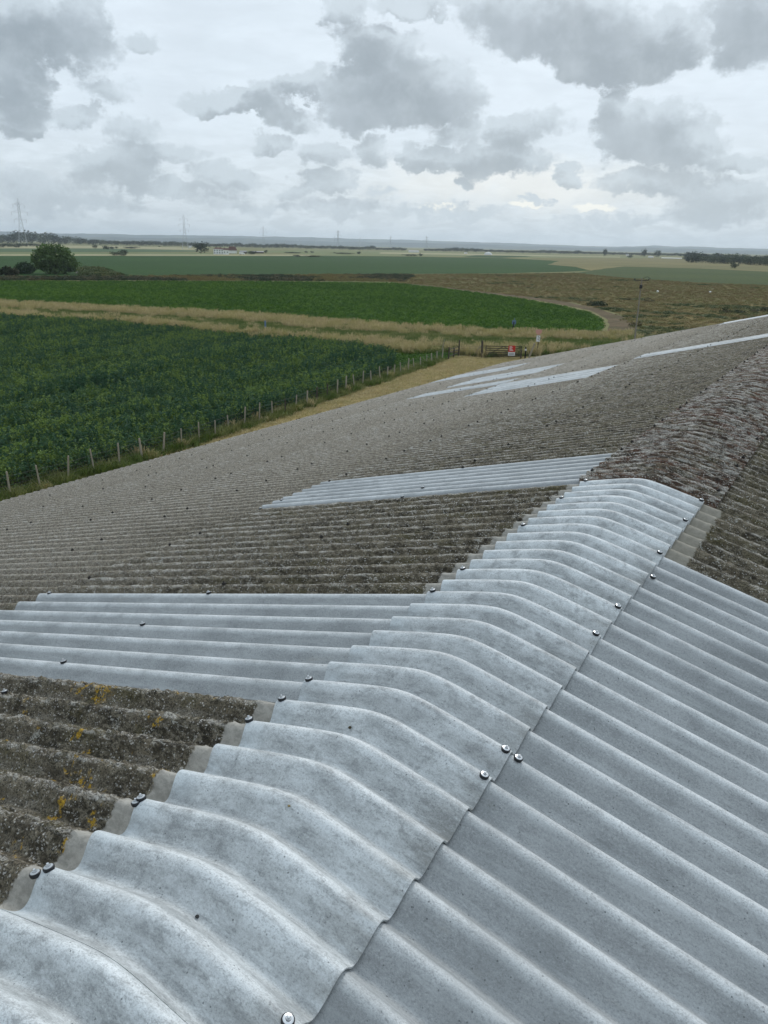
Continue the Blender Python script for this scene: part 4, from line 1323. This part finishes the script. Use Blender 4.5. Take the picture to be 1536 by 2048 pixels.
for (px, ptop, pb, wpx, lab, parts) in (
        (402, 484.5, 503.5, 25, 'dark round tree immediately left of the white farmhouse', True),
        (1288, 498, 511.5, 10, 'tall narrow tree above the far tree line, left one of the right hand pair', False),
        (1316, 499.3, 512, 10, 'tall narrow tree above the far tree line, right one of the right hand pair', False),
        (1211, 498, 511, 7, 'lone tall thin tree in the far tree line right of the centre', False),
        (189, 488, 494.3, 8, 'small round bush, leftmost in the row on the far stubble', False),
        (211, 489.5, 496.2, 14, 'wider low bush, second in the row on the far stubble', False),
        (223, 491.2, 496, 8, 'small bush, third in the row on the far stubble', False),
        (231, 491, 494.6, 5, 'tiny bush, fourth in the row on the far stubble', False),
        (245, 495.3, 507, 12, 'dark bush with a low tail before the far dark field', False),
        (232, 500, 507, 24, 'long low dark thicket left of the dark bush', False),
        (258, 491.3, 494.8, 24, 'long low bush line right of the far bush row', False),
        (318, 490, 492.5, 4, 'tiny lone bush on the far stubble left of the pylon', False),
        (502, 499.5, 506.5, 18, 'low dark bush right of the farm buildings', False),
        (531, 498, 504, 6, 'small tree at the right end of the farmyard', False),
        (594, 507, 511, 12, 'low bush in the pale field edge right of the farm', False),
        (586, 502, 504.3, 30, 'long thin hedge in the meadow right of the farm', False),
        (612, 500.5, 504, 6, 'left one of two small round bushes in the meadow hedge', False),
        (624, 500.5, 504, 6, 'right one of two small round bushes in the meadow hedge', False),
        (629, 508.5, 511.5, 28, 'long low bush at the top edge of the blue green field', False),
        (690, 503.3, 506.3, 40, 'long thin hedge below the third far pylon', False),
        (717, 501.5, 506.5, 8, 'round bush right of the long thin hedge', False),
        (823, 506.5, 510.3, 28, 'long low scrub left of the reddish bush', False),
        (842, 505, 510.6, 7, 'small reddish round bush at the far field edge', False),
        (1473, 522, 531.5, 12, 'round dark bush standing alone in front of the right tree belt', True),
        (1262, 509, 514, 9, 'small dark bush before the tree line at right', False)):
    d = 11.0 * F_PX / (pb - hor(px))
    wx, wy, _ = bearing(px, hor(px), d)
    far_tree(wx, wy, wpx * d / F_PX, (pb - ptop) * d / F_PX / .92, lab, None, parts, 'bush' if 'bush' in lab or 'hedge' in lab or 'scrub' in lab or 'thicket' in lab else 'far_tree', 'bush' if 'bush' in lab or 'hedge' in lab or 'scrub' in lab or 'thicket' in lab else 'tree')
# belt of trees at the right
x = 1380.0
while x < 1640:
    for row in range(2):
        pb = 516.5 + (x - 1380) * .034 + row * 4.5 + R.uniform(-1, 1)
        d = 11.0 * F_PX / (pb - hor(x))
        wx, wy, _ = bearing(x + R.uniform(-3, 3), hor(x), d)
        h = (pb - 505.5 - (x - 1380) * .028 + R.uniform(-1.2, 2.2)) * d / F_PX
        if row: h *= .75
        far_tree(wx, wy, h * R.uniform(1.0, 1.6), h / .92, 'dark tree in the belt of trees at the far right', 'trees of the right hand belt')
    x += R.uniform(6, 10)
# wood edge at the far left, low growth in front
x = -40.0
while x < 90:
    pb = 491 + R.uniform(-1, 1)
    d = 11.0 * F_PX / (pb - hor(x)); wx, wy, _ = bearing(x, hor(x), d)
    far_tree(wx, wy, 9, 5.0, 'low bush in front of the far left wood', 'bushes before the far left wood', name='bush', cat='bush')
    x += R.uniform(7, 13)

# ------------------------------------------------------------------ hills
G_HILL = field_mat('wooded hills', (0.030, 0.055, 0.060), (0.060, 0.090, 0.085), (0.13, 0.15, 0.11), 0.0012, 0.004, 0.02, (1, 1, 1))  # blue cast of distant air is mixed into the hill colours


def hills(name, dist, prof, base_drop, seed, mat):
    m = []
    fs = []
    xs = np.arange(-500, 2100, 6.0)
    rows = []
    for k, x in enumerate(xs):
        top = np.interp(x, [a for a, _ in prof], [b_ for _, b_ in prof])
        top += mnoise.noise(Vector((x * .02, seed, 0))) * 1.3 + mnoise.noise(Vector((x * .07, seed, 3))) * .6 + mnoise.noise(Vector((x * .3, seed, 5))) * .25
        h = max(8, 11 + (top) * dist / F_PX)
        for (dd, hf) in ((-900, 0), (-500, .45), (-200, .8), (0, 1), (900, 0)):
            wx, wy, _ = bearing(x, hor(x), dist + dd)
            m.append((wx, wy, h * hf - (1 if hf == 0 else 0)))
    n = len(xs)
    for k in range(n - 1):
        for j in range(4):
            fs.append((k * 5 + j, (k + 1) * 5 + j, (k + 1) * 5 + j + 1, k * 5 + j + 1))
    me = bpy.data.meshes.new(name); me.from_pydata(m, [], fs); me.update()
    if me.polygons[0].normal.z < 0: me.flip_normals()
    o = link(name, me, mat)
    o['kind'] = 'structure'
    return o


hills('far_hills', 9600, [(-500, 9), (0, 11), (60, 9), (200, 10), (400, 11), (560, 12), (700, 11), (800, 11), (900, 9.5), (1020, 8.5), (1150, 6), (1230, 5.5), (1290, 8), (1310, 9), (1350, 7.5), (1390, 8.5), (1430, 7), (1536, 6.5), (2000, 5)], 0, 3, G_HILL)
hills('near_hills', 7200, [(-500, 3), (0, 4), (300, 5), (420, 7), (520, 8), (560, 5), (700, 5), (850, 6), (1000, 4.5), (1200, 2), (1290, 5.5), (1400, 4), (1536, 3), (2000, 2)], 0, 8, G_HILL)

# ------------------------------------------------------------------ pylons
M_PYL = plain('galvanised lattice', (0.40, 0.43, 0.45), 0.6, 0.0)


def pylon(px, ptop, d, label, rz, small=False):
    wx, wy, _ = bearing(px, hor(px), d)
    H_ = 11.0 + (hor(px) - ptop) * d / F_PX
    t = empty('pylon', (wx, wy, 0), rz, label, 'pylon', 'pylons of the power line')
    k = H_ / 50.0
    W0, W1, W2 = 4.6 * k, 1.15 * k, 0.9 * k
    zl = [0, 8, 15, 21, 26, 30, 34, 38, 42, 46]
    def hw(z):
        z = z / k
        return (W0 + (W1 - W0) * z / 28 if z < 28 else W1 + (W2 - W1) * (z - 28) / 18)
    th_ = 0.21 * k if not small else 0.5 * k
    m = MB()
    zz = [z * k for z in zl]
    for sx_ in (-1, 1):
        for sy in (-1, 1):
            for a, b_ in zip(zz[:-1], zz[1:]):
                m.bar((sx_ * hw(a), sy * hw(a), a), (sx_ * hw(b_), sy * hw(b_), b_), th_)
            m.bar((sx_ * hw(zz[-1]), sy * hw(zz[-1]), zz[-1]), (0, 0, 50 * k), th_ * .8)
    link('tower', m.mesh('tower'), M_PYL, t)
    m = MB()
    for a, b_ in zip(zz[:-1], zz[1:]):
        for s_ in (-1, 1):
            for (p, q) in (((-1, s_), (1, s_)), ((1, s_), (-1, s_)), ((s_, -1), (s_, 1)), ((s_, 1), (s_, -1))):
                m.bar((p[0] * hw(a), p[1] * hw(a), a), (q[0] * hw(b_), q[1] * hw(b_), b_), th_ * .5)
    link('bracing', m.mesh('bracing'), M_PYL, t)
    for (z, L) in ((27, 6.4), (35, 8.2), (43, 5.8)):
        m = MB()
        z *= k; L *= k
        for s_ in (-1, 1):
            for sy in (-1, 1):
                m.bar((s_ * hw(z), sy * hw(z), z), (s_ * L, 0, z + .6 * k), th_ * .6)
                m.bar((s_ * hw(z), sy * hw(z), z + 2.2 * k), (s_ * L, 0, z + .7 * k), th_ * .5)
        a = link('crossarm', m.mesh('crossarm'), M_PYL, t)
        for s_ in (-1, 1):
            i_ = MB(); i_.bar((s_ * L, 0, z + .4 * k), (s_ * L, 0, z - 3.0 * k), .32 * k, 0, .32 * k, 5)
            link('insulator', i_.mesh('insulator'), M_PYL, a)


pylon(45, 412, 1500, 'tallest far pylon at the left edge above the wood', math.radians(50))
pylon(370, 436, 1330, 'second pylon from the left, above the far stubble', math.radians(48))
pylon(527, 455.5, 2030, 'third pylon from the left, right of the farmhouse', math.radians(45))
pylon(676, 462.5, 2350, 'fourth pylon from the left, before the hazy hills', math.radians(45), True)
pylon(781, 473.5, 3300, 'fifth pylon from the left, small above the tree line', math.radians(40), True)
pylon(853, 473.5, 3400, 'rightmost small pylon above the tree line', math.radians(40), True)
for px, pt, lab in ((571, 480, 'tiny hazy pylon, first of five in the second line counted from the left'), (599, 478, 'tiny hazy pylon, second of five in the second line counted from the left'), (630, 477, 'tiny hazy pylon, middle of the five in the second line'),
                    (669, 474, 'tiny hazy pylon standing just left of the fourth big pylon'), (720, 476, 'tiny hazy pylon standing right of the fourth big pylon, last of five')):
    pylon(px, pt, 5200, lab, math.radians(40), True)

# ------------------------------------------------------------------ farmhouse and far buildings
M_WHITE = plain('white render', (0.86, 0.86, 0.83), 0.8, 0, .08, .5)
M_TILE = plain('red brown tiles', (0.105, 0.052, 0.040), 0.85, 0, .3, .8)
M_GREYR = plain('grey sheet roof', (0.30, 0.30, 0.30), 0.7, 0, .2, .8)
M_DARK = plain('dark glass', (0.02, 0.022, 0.025), 0.3)
M_DWALL = plain('dark timber wall', (0.08, 0.065, 0.05), 0.8)


def hip_roof(w, l, z, h, over=0.4, hip=1.0):
    a, b_ = w / 2 + over, l / 2 + over
    r_ = max(0.0, a - hip * b_ * .9)
    m = MB()
    m.add([(-a, -b_, z), (a, -b_, z), (a, b_, z), (-a, b_, z), (-r_, 0, z + h), (r_, 0, z + h), ],
          [(0, 1, 5, 4), (1, 2, 5), (2, 3, 4, 5), (3, 0, 4), (3, 2, 1, 0)])
    return m.mesh('roof')


def house(name, px, pb, wpx, hpx, rpx, label, wallm, roofm, depth=.7, hip=1.0, wins=0, chim=0, cat='house', rz=None):
    d = 11.0 * F_PX / (pb - hor(px))
    wx, wy, _ = bearing(px, hor(px), d)
    az_ = math.atan2(wx - CAM[0], wy - CAM[1])
    t = empty(name, (wx, wy, 0), -az_ if rz is None else rz - az_, label, cat)
    k = d / F_PX
    w, h, rh = wpx * k, hpx * k, rpx * k
    l = w * depth
    m = MB(); m.box((0, 0, h / 2), (w, l, h)); link('wall', m.mesh('wall'), wallm, t)
    rf = link('roof', hip_roof(w, l, h, rh, .35, hip), roofm, t)
    for i in range(chim):
        m = MB(); m.box((w * (-.25 + .5 * i), 0, h + rh * .9), (.8, .8, rh * 1.0)); link('chimney', m.mesh('chimney'), M_DWALL, rf)
    for i in range(wins):
        for fl in ((.30, .72) if h > 4.2 else (.5,)):
            m = MB(); m.box((w * ((i + .5) / wins - .5), -l / 2 - .03, h * fl), (w / wins * .38, .1, h * .2))
            link('window', m.mesh('window'), M_DARK, t)
    return t


house('farmhouse', 436, 505.6, 18, 9.0, 2.8, 'white farmhouse with red brown hipped roof among the far fields', M_WHITE, M_TILE, .6, .8, 4, 2)
house('farmhouse_wing', 451, 506.0, 10, 8.0, 3.0, 'white gabled wing standing right of the white farmhouse', M_WHITE, M_TILE, .7, 0.2, 2, 1)
house('farm_barn', 464, 504.0, 17, 5.0, 7.0, 'big red brown roofed barn right of the white farmhouse', M_WHITE, M_TILE, .6, .7, 0, 0, 'barn')
house('low_shed', 486, 504.6, 13, 3.0, 2.2, 'low grey roofed shed right of the big brown barn', M_DWALL, M_GREYR, .5, .2, 0, 0, 'shed')
house('open_shed', 515, 504.3, 22, 2.4, 1.4, 'long low dark shed at the right end of the farm', M_DWALL, M_GREYR, .4, .1, 0, 0, 'shed')
house('white_shed', 828, 503.5, 20, 1.8, 2.0, 'long low white shed by the tree line left of the centre dome', M_WHITE, M_GREYR, .5, .1, 0, 0, 'shed')
house('small_white_house', 932, 506.0, 6, 1.6, 1.0, 'tiny white building in front of the trees left of the white dome', M_WHITE, M_GREYR, .7, .1, 0, 0, 'house')
house('pale_cottage', 1256, 510.5, 5, 2.0, 1.6, 'tiny white cottage in the far tree line at right', M_WHITE, M_GREYR, .7, .1, 0, 0, 'house')
house('pale_barn', 1303, 513.5, 9, 1.8, 1.0, 'small pale barn between the two tall far trees', M_WHITE, M_GREYR, .7, .1, 0, 0, 'barn')
house('long_pale_barn', 1345, 515.0, 34, 1.0, .5, 'long thin pale building before the right tree line', M_WHITE, M_WHITE, .2, .1, 0, 0, 'barn')
house('yellow_house', 380, 493.5, 5, 2.0, 1.4, 'tiny pale house just right of the second pylon', M_WHITE, M_GREYR, .7, .1, 0, 0, 'house')
# parked white van by the low shed
d = 11.0 * F_PX / (506.3 - hor(483)); wx, wy, _ = bearing(483, hor(483), d)
t = empty('parked_van', (wx, wy, 0), math.radians(40), 'white van parked before the low grey roofed farm shed', 'van')
m = MB(); m.add([(-2.6, -1, .4), (2.6, -1, .4), (2.6, 1, .4), (-2.6, 1, .4), (-2.6, -.95, 2.2), (1.3, -.95, 2.2), (1.3, .95, 2.2), (-2.6, .95, 2.2), (1.9, -.95, 1.4), (2.6, -.95, 1.2), (2.6, .95, 1.2), (1.9, .95, 1.4)],
      [(0, 1, 9, 8, 5, 4), (3, 7, 6, 11, 10, 2), (4, 5, 6, 7), (5, 8, 11, 6), (8, 9, 10, 11), (1, 2, 10, 9), (0, 4, 7, 3), (0, 3, 2, 1)])
link('body', m.mesh('body'), M_WHITE, t)
for sx_ in (-1.7, 1.7):
    for sy in (-.95, .95):
        m = MB(); m.bar((sx_, sy - .1, .35), (sx_, sy + .1, .35), .7, 0, .7, 12); link('wheel', m.mesh('wheel'), M_RUB, t)
# white polytunnel dome
d = 11.0 * F_PX / (508.2 - hor(977)); wx, wy, _ = bearing(977, hor(977), d)
m = MB(); rr_ = 7.6 * d / F_PX
m.lathe([(rr_, 0), (rr_ * .93, rr_ * .25), (rr_ * .7, rr_ * .5), (rr_ * .4, rr_ * .64), (rr_ * .1, rr_ * .7)], 20)
t = link('white_dome', m.mesh('white_dome', True), plain('dull white sheet', (0.55, 0.56, 0.55), 0.7)); t.location = (wx, wy, 0)
tag(t, 'white domed store before the distant tree line', 'dome')

# ------------------------------------------------------------------ wire fence with posts
M_POST = plain('weathered post wood', (0.30, 0.27, 0.21), 0.85, 0, .35, 9)
M_POSTD = plain('dark post wood', (0.07, 0.058, 0.045), 0.85, 0, .3, 9)
M_WIRE = plain('fence wire', (0.10, 0.10, 0.095), 0.6)
fence = empty('wire_fence', (FEN[0][0], FEN[0][1], 0), 0, 'stock wire fence on pale wooden posts along the bean field', 'fence')
fo = Vector((FEN[0][0], FEN[0][1], 0))
FR = random.Random(4)
# even post spacing along the surveyed line
seg = [0.0]
for a, b_ in zip(FEN[:-1], FEN[1:]): seg.append(seg[-1] + math.dist(a, b_))
post_s = np.arange(0.3, seg[-1] + .1, 1.55)
fx = np.interp(post_s, seg, [p[0] for p in FEN]); fy = np.interp(post_s, seg, [p[1] for p in FEN])
tops = []
for i, (px, py) in enumerate(zip(fx, fy)):
    lx, ly = FR.gauss(0, .05), FR.gauss(0, .07)
    h = FR.uniform(1.02, 1.32)
    r_ = FR.choice((.095, .085, .09, .12))
    m = MB(); m.bar((0, 0, 0), (lx, ly, h), r_, 0, r_ * .92, 8)
    m.bar((lx, ly, h), (lx * 1.03, ly * 1.03, h + .03), r_ * .92, 0, r_ * .5, 8)
    o = link('post', m.mesh('post'), M_POST if FR.random() > .06 else M_POSTD, fence)
    o.location = Vector((px + FR.gauss(0, .03), py, 0)) - fo
    tops.append((Vector((px, py, 0)), lx, ly, h))
m = MB()
for (a, ax, ay, ah), (b_, bx, by, bh) in zip(tops[:-1], tops[1:]):
    for z in (.15, .30, .45, .60, .78, 1.0):
        m.bar(a - fo + Vector((ax * z / ah, ay * z / ah, z)), b_ - fo + Vector((bx * z / bh, by * z / bh, z)), .006 if z < 1 else .009, 0, None, 3)
    for k in range(1, 7):
        q = a.lerp(b_, k / 7) - fo
        m.bar(q + Vector((0, 0, .15)), q + Vector((0, 0, .78)), .005, 0, None, 3)
link('wire', m.mesh('wire'), M_WIRE, fence)

# timber rails closing the yard corner, gate and posts
def spost(name, px, pb, ptop, wid, mat, label, lean=(0, 0), cat='post', group=None):
    gx, gy = survey(px, pb)
    d = math.hypot(gx - CAM[0], gy - CAM[1])
    h = (pb - ptop) * d / F_PX
    m = MB(); m.bar((0, 0, 0), (lean[0], lean[1], h), wid, 0, wid * .9, 8)
    m.bar((lean[0], lean[1], h), (lean[0], lean[1], h + .04), wid * .9, 0, wid * .4, 8)
    o = link(name, m.mesh(name), mat); o.location = (gx, gy, 0)
    return tag(o, label, cat, group), h, d


rail = empty('rail_fence', (*survey(898, 719), 0), 0, 'short dark timber rail fence left of the gate', 'fence')
ro = Vector(rail.location)
ra, rb = Vector((*survey(897, 719), 0)), Vector((*survey(917, 713), 0))
for q, h in ((ra, 1.25), (ra.lerp(rb, .5), 1.05), (rb, 1.75)):
    m = MB(); m.bar((0, 0, 0), (0.03, 0, h), .15, 0, .14, 8); o = link('post', m.mesh('post'), M_POSTD, rail); o.location = q - ro
for z in (.35, .68, 1.0):
    m = MB(); m.bar(ra - ro + Vector((0, -.09, z)), rb - ro + Vector((0, -.09, z + .03)), .09, 0, .09, 4); link('rail', m.mesh('rail'), M_POSTD, rail)
rw = empty('corner_fence', (*survey(918, 713), 0), 0, 'sagging wire fence with leaning brace between the rails and the gate', 'fence')
wo_ = Vector(rw.location)
wa, wb = Vector((*survey(918, 713), 0)), Vector((*survey(961, 713.5), 0))
m = MB()
for z in (.2, .4, .6, .85, 1.05):
    m.bar(wa - wo_ + Vector((0, 0, z)), wb - wo_ + Vector((0, 0, z)), .012, 0, .012, 3)
link('wire', m.mesh('wire'), M_WIRE, rw)
m = MB(); br0 = Vector((*survey(945, 713), 0)); m.bar(br0 - wo_, wb - wo_ + Vector((0, 0, 1.2)), .10, 0, .10, 6); link('brace', m.mesh('brace'), M_POST, rw)

# gate
ga_, gb_ = Vector((*survey(970, 715.5), 0)), Vector((*survey(1042, 717), 0))
gate = empty('field_gate', tuple(ga_), math.atan2(gb_.y - ga_.y, gb_.x - ga_.x), 'closed grey timber field gate with a red sign', 'gate')
GL = (gb_ - ga_).length
for z in (.22, .40, .58, .78, 1.0, 1.22):
    m = MB(); m.box((GL / 2, 0, z), (GL, .035, .075)); link('bar', m.mesh('bar'), M_POSTD, gate)
for xx in (0.05, GL - .05):
    m = MB(); m.box((xx, .03, .72), (.09, .06, 1.15)); link('stile', m.mesh('stile'), M_POSTD, gate)
for a_, b_ in (((.1, .04, .22), (GL * .5, .04, 1.22)), ((GL * .5, .04, 1.22), (GL - .1, .04, .22))):
    m = MB(); m.bar(a_, b_, .07); link('brace', m.mesh('brace'), M_POSTD, gate)
M_RED = plain('sign red', (0.50, 0.028, 0.02), 0.45, 0, .06)
M_SWHITE = plain('sign white', (0.72, 0.73, 0.74), 0.45, 0, .05)
M_PINK = plain('faded pink', (0.56, 0.30, 0.25), 0.55, 0, .1)
M_BLUE = plain('faded blue', (0.12, 0.19, 0.30), 0.5, 0, .1)
M_BLACK = plain('print black', (0.02, 0.02, 0.02), 0.5)
gz = empty('gate_sign', tuple(ga_ + (gb_ - ga_) * .72 + Vector((.06, -.08, 0))), math.atan2(gb_.y - ga_.y, gb_.x - ga_.x), 'red and white warning sign hung on the field gate', 'sign')
m = MB(); m.box((0, -.02, 1.0), (.72, .02, .66)); link('red_panel', m.mesh('red_panel'), M_RED, gz)
m = MB(); m.box((0, -.02, .47), (.70, .02, .38)); link('white_panel', m.mesh('white_panel'), M_SWHITE, gz)
m = MB()
for i, (z, wd, xo) in enumerate(((1.22, .26, -.12), (1.11, .34, -.08), (1.02, .22, -.14), (.92, .34, -.08), (.82, .40, -.03))):
    m.box((xo, -.034, z), (wd, .004, .045))
link('lettering', m.mesh('lettering'), M_SWHITE, gz)
m = MB()
for z in (.56, .49, .42, .36):
    m.box((0, -.034, z), (.52, .004, .025))
link('small_print', m.mesh('small_print'), M_BLACK, gz)

spost('gate_post', 963, 715.5, 683, .22, M_POSTD, 'tall dark hanging post at the left end of the gate')
spost('gate_post', 1041.5, 718, 701, .17, M_POSTD, 'short dark post at the right end of the gate')
o, h, d = spost('banded_post', 1050, 717.5, 695.5, .17, M_BLACK, 'black post with a pale band right of the gate')
m = MB(); m.bar((0, 0, h * .72), (0, 0, h * .86), .20, 0, .20, 8); link('band', m.mesh('band'), M_SWHITE, o)
spost('leaning_post', 1057, 718, 687, .20, M_POST, 'thick rotten wooden post leaning right beside the banded post', (.55, 0))
spost('wood_post', 880, 661, 651, .18, M_POSTD, 'short dark post in dry grass before the bright green field')
spost('wood_post', 1050, 665, 655, .22, M_POSTD, 'short stubby dark post between the blue sign and the pink sign')
spost('wood_post', 883, 705, 680, .09, M_POST, 'thin bent stick post in tall dry grass left of the gate', (.3, 0))
spost('tree_guard', 531, 664, 643, .25, M_BLUE, 'thin faded blue tube standing in the dry grass strip')

# notice post with pink and white boards
gx, gy = survey(1074, 708); d = math.hypot(gx - CAM[0], gy - CAM[1]); k = d / F_PX
t = empty('notice_post', (gx, gy, 0), -math.atan2(gx - CAM[0], gy - CAM[1]), 'dark post with a pink triangle board over a small white board', 'sign')
m = MB(); m.bar((0, 0, 0), (.06, 0, 44 * k), .12, 0, .10, 8); link('post', m.mesh('post'), M_POSTD, t)
m = MB(); z1 = 46.5 * k; z0_ = 36.5 * k; w_ = 11.5 * k / 2
m.add([(-w_, -.09, z1), (w_, -.09, z1), (w_, -.09, z0_ + .25), (w_ * .3, -.09, z0_), (-w_ * .3, -.09, z0_), (-w_, -.09, z0_ + .25)] + [(-w_, -.06, z1), (w_, -.06, z1), (w_, -.06, z0_ + .25), (w_ * .3, -.06, z0_), (-w_ * .3, -.06, z0_), (-w_, -.06, z0_ + .25)],
      [(5, 4, 3, 2, 1, 0), (6, 7, 8, 9, 10, 11)] + [(i, (i + 1) % 6, (i + 1) % 6 + 6, i + 6) for i in range(6)])
link('pink_board', m.mesh('pink_board'), M_PINK, t)
m = MB(); m.box((0, -.08, 29.5 * k), (7 * k, .03, 11.5 * k)); wb_ = link('white_board', m.mesh('white_board'), M_SWHITE, t)
m = MB()
for i, z in enumerate((33, 31, 28.5, 26.8)):
    m.box((0.1 * (i % 2), -.098, z * k), (2.6 * k, .004, 1.0 * k))
link('print', m.mesh('print'), M_BLACK, wb_)
# blue way-marker
gx, gy = survey(1025, 665); d = math.hypot(gx - CAM[0], gy - CAM[1]); k = d / F_PX
t = empty('waymarker', (gx, gy, 0), -math.atan2(gx - CAM[0], gy - CAM[1]), 'dark post with a blue board near the edge of the bright field', 'sign')
m = MB(); m.bar((0, 0, 0), (.1, 0, 20 * k), .20, 0, .17, 8); link('post', m.mesh('post'), M_BLACK, t)
m = MB(); m.box((.12, 0, 19.5 * k), (7.5 * k, .04, 7 * k)); m.bar((.15, .05, 12 * k), (.16, .05, 27 * k), .10, 0, .08, 6)
link('board', m.mesh('board'), M_BLUE, t)

# wooden electricity pole on the heath
M_POLE = plain('grey pole wood', (0.24, 0.215, 0.18), 0.85, 0, .2, 3)
gx, gy = survey(1268, 690); d = math.hypot(gx - CAM[0], gy - CAM[1]); k = d / F_PX
t = empty('utility_pole', (gx, gy, 0), -math.atan2(gx - CAM[0], gy - CAM[1]), 'slim wooden electricity pole with crossarm standing on the heath', 'pole')
hp = 121 * k
m = MB(); m.bar((0, 0, 0), (0, 0, hp), .20, 0, .13, 10); link('shaft', m.mesh('shaft'), M_POLE, t)
m = MB(); m.bar((-.75, 0, hp - .35), (.75, 0, hp - .25), .09, 0, .09, 6); a = link('crossarm', m.mesh('crossarm'), M_POSTD, t)
for xx in (-.5, .0, .5):
    m = MB(); m.lathe([(.04, 0), (.07, .08), (.05, .16), (.03, .24)], 8, 0, (xx * 1.6, 0, hp - .28)); link('insulator', m.mesh('insulator'), M_DARK, a)
m = MB(); m.box((0, -.2, hp - 1.0), (.34, .3, .42)); link('transformer', m.mesh('transformer'), M_DARK, t)
m = MB(); m.bar((.1, 0, hp - .1), (.6, 0, hp + .15), .04); m.bar((.6, 0, hp + .15), (1.0, 0, hp - .1), .04); link('jumper', m.mesh('jumper'), M_DARK, t)

# small white stones on the heath
for (px, py, lab) in ((1315, 585, 'tiny white stone on the brown heath, left one of two'), (1420, 586, 'tiny white stone on the brown heath, right one of two')):
    gx, gy = survey(px, py)
    bm = bmesh.new(); bmesh.ops.create_icosphere(bm, subdivisions=3, radius=.30)
    for v in bm.verts:
        v.co += v.co.normalized() * .09 * mnoise.noise(v.co * 5 + Vector((px, 0, 0)))
        v.co.z = v.co.z * .8 + .62
    me = bpy.data.meshes.new('white_stone'); bm.to_mesh(me); bm.free()
    o = link('white_stone', me, M_WHITE); o.location = (gx, gy, -.3); tag(o, lab, 'stone')

# ------------------------------------------------------------------ haze
hz = bpy.data.meshes.new('haze')
bm = bmesh.new(); bmesh.ops.create_cube(bm, size=1.0)
for v in bm.verts:
    v.co.x *= 27000; v.co.y *= 27000; v.co.z = -1.0 if v.co.z < 0 else 190.0
bm.to_mesh(hz); bm.free()
hm = bpy.data.materials.new('haze'); hm.use_nodes = True
hn = hm.node_tree; hn.nodes.clear()
ho = hn.nodes.new('ShaderNodeOutputMaterial'); hv = hn.nodes.new('ShaderNodeVolumePrincipled')
hv.inputs['Color'].default_value = (0.80, 0.91, 1.0, 1)
hv.inputs['Density'].default_value = 0.9e-4
hv.inputs['Anisotropy'].default_value = 0.5
hn.links.new(hv.outputs[0], ho.inputs['Volume'])
o = link('haze', hz, hm); o['kind'] = 'stuff'
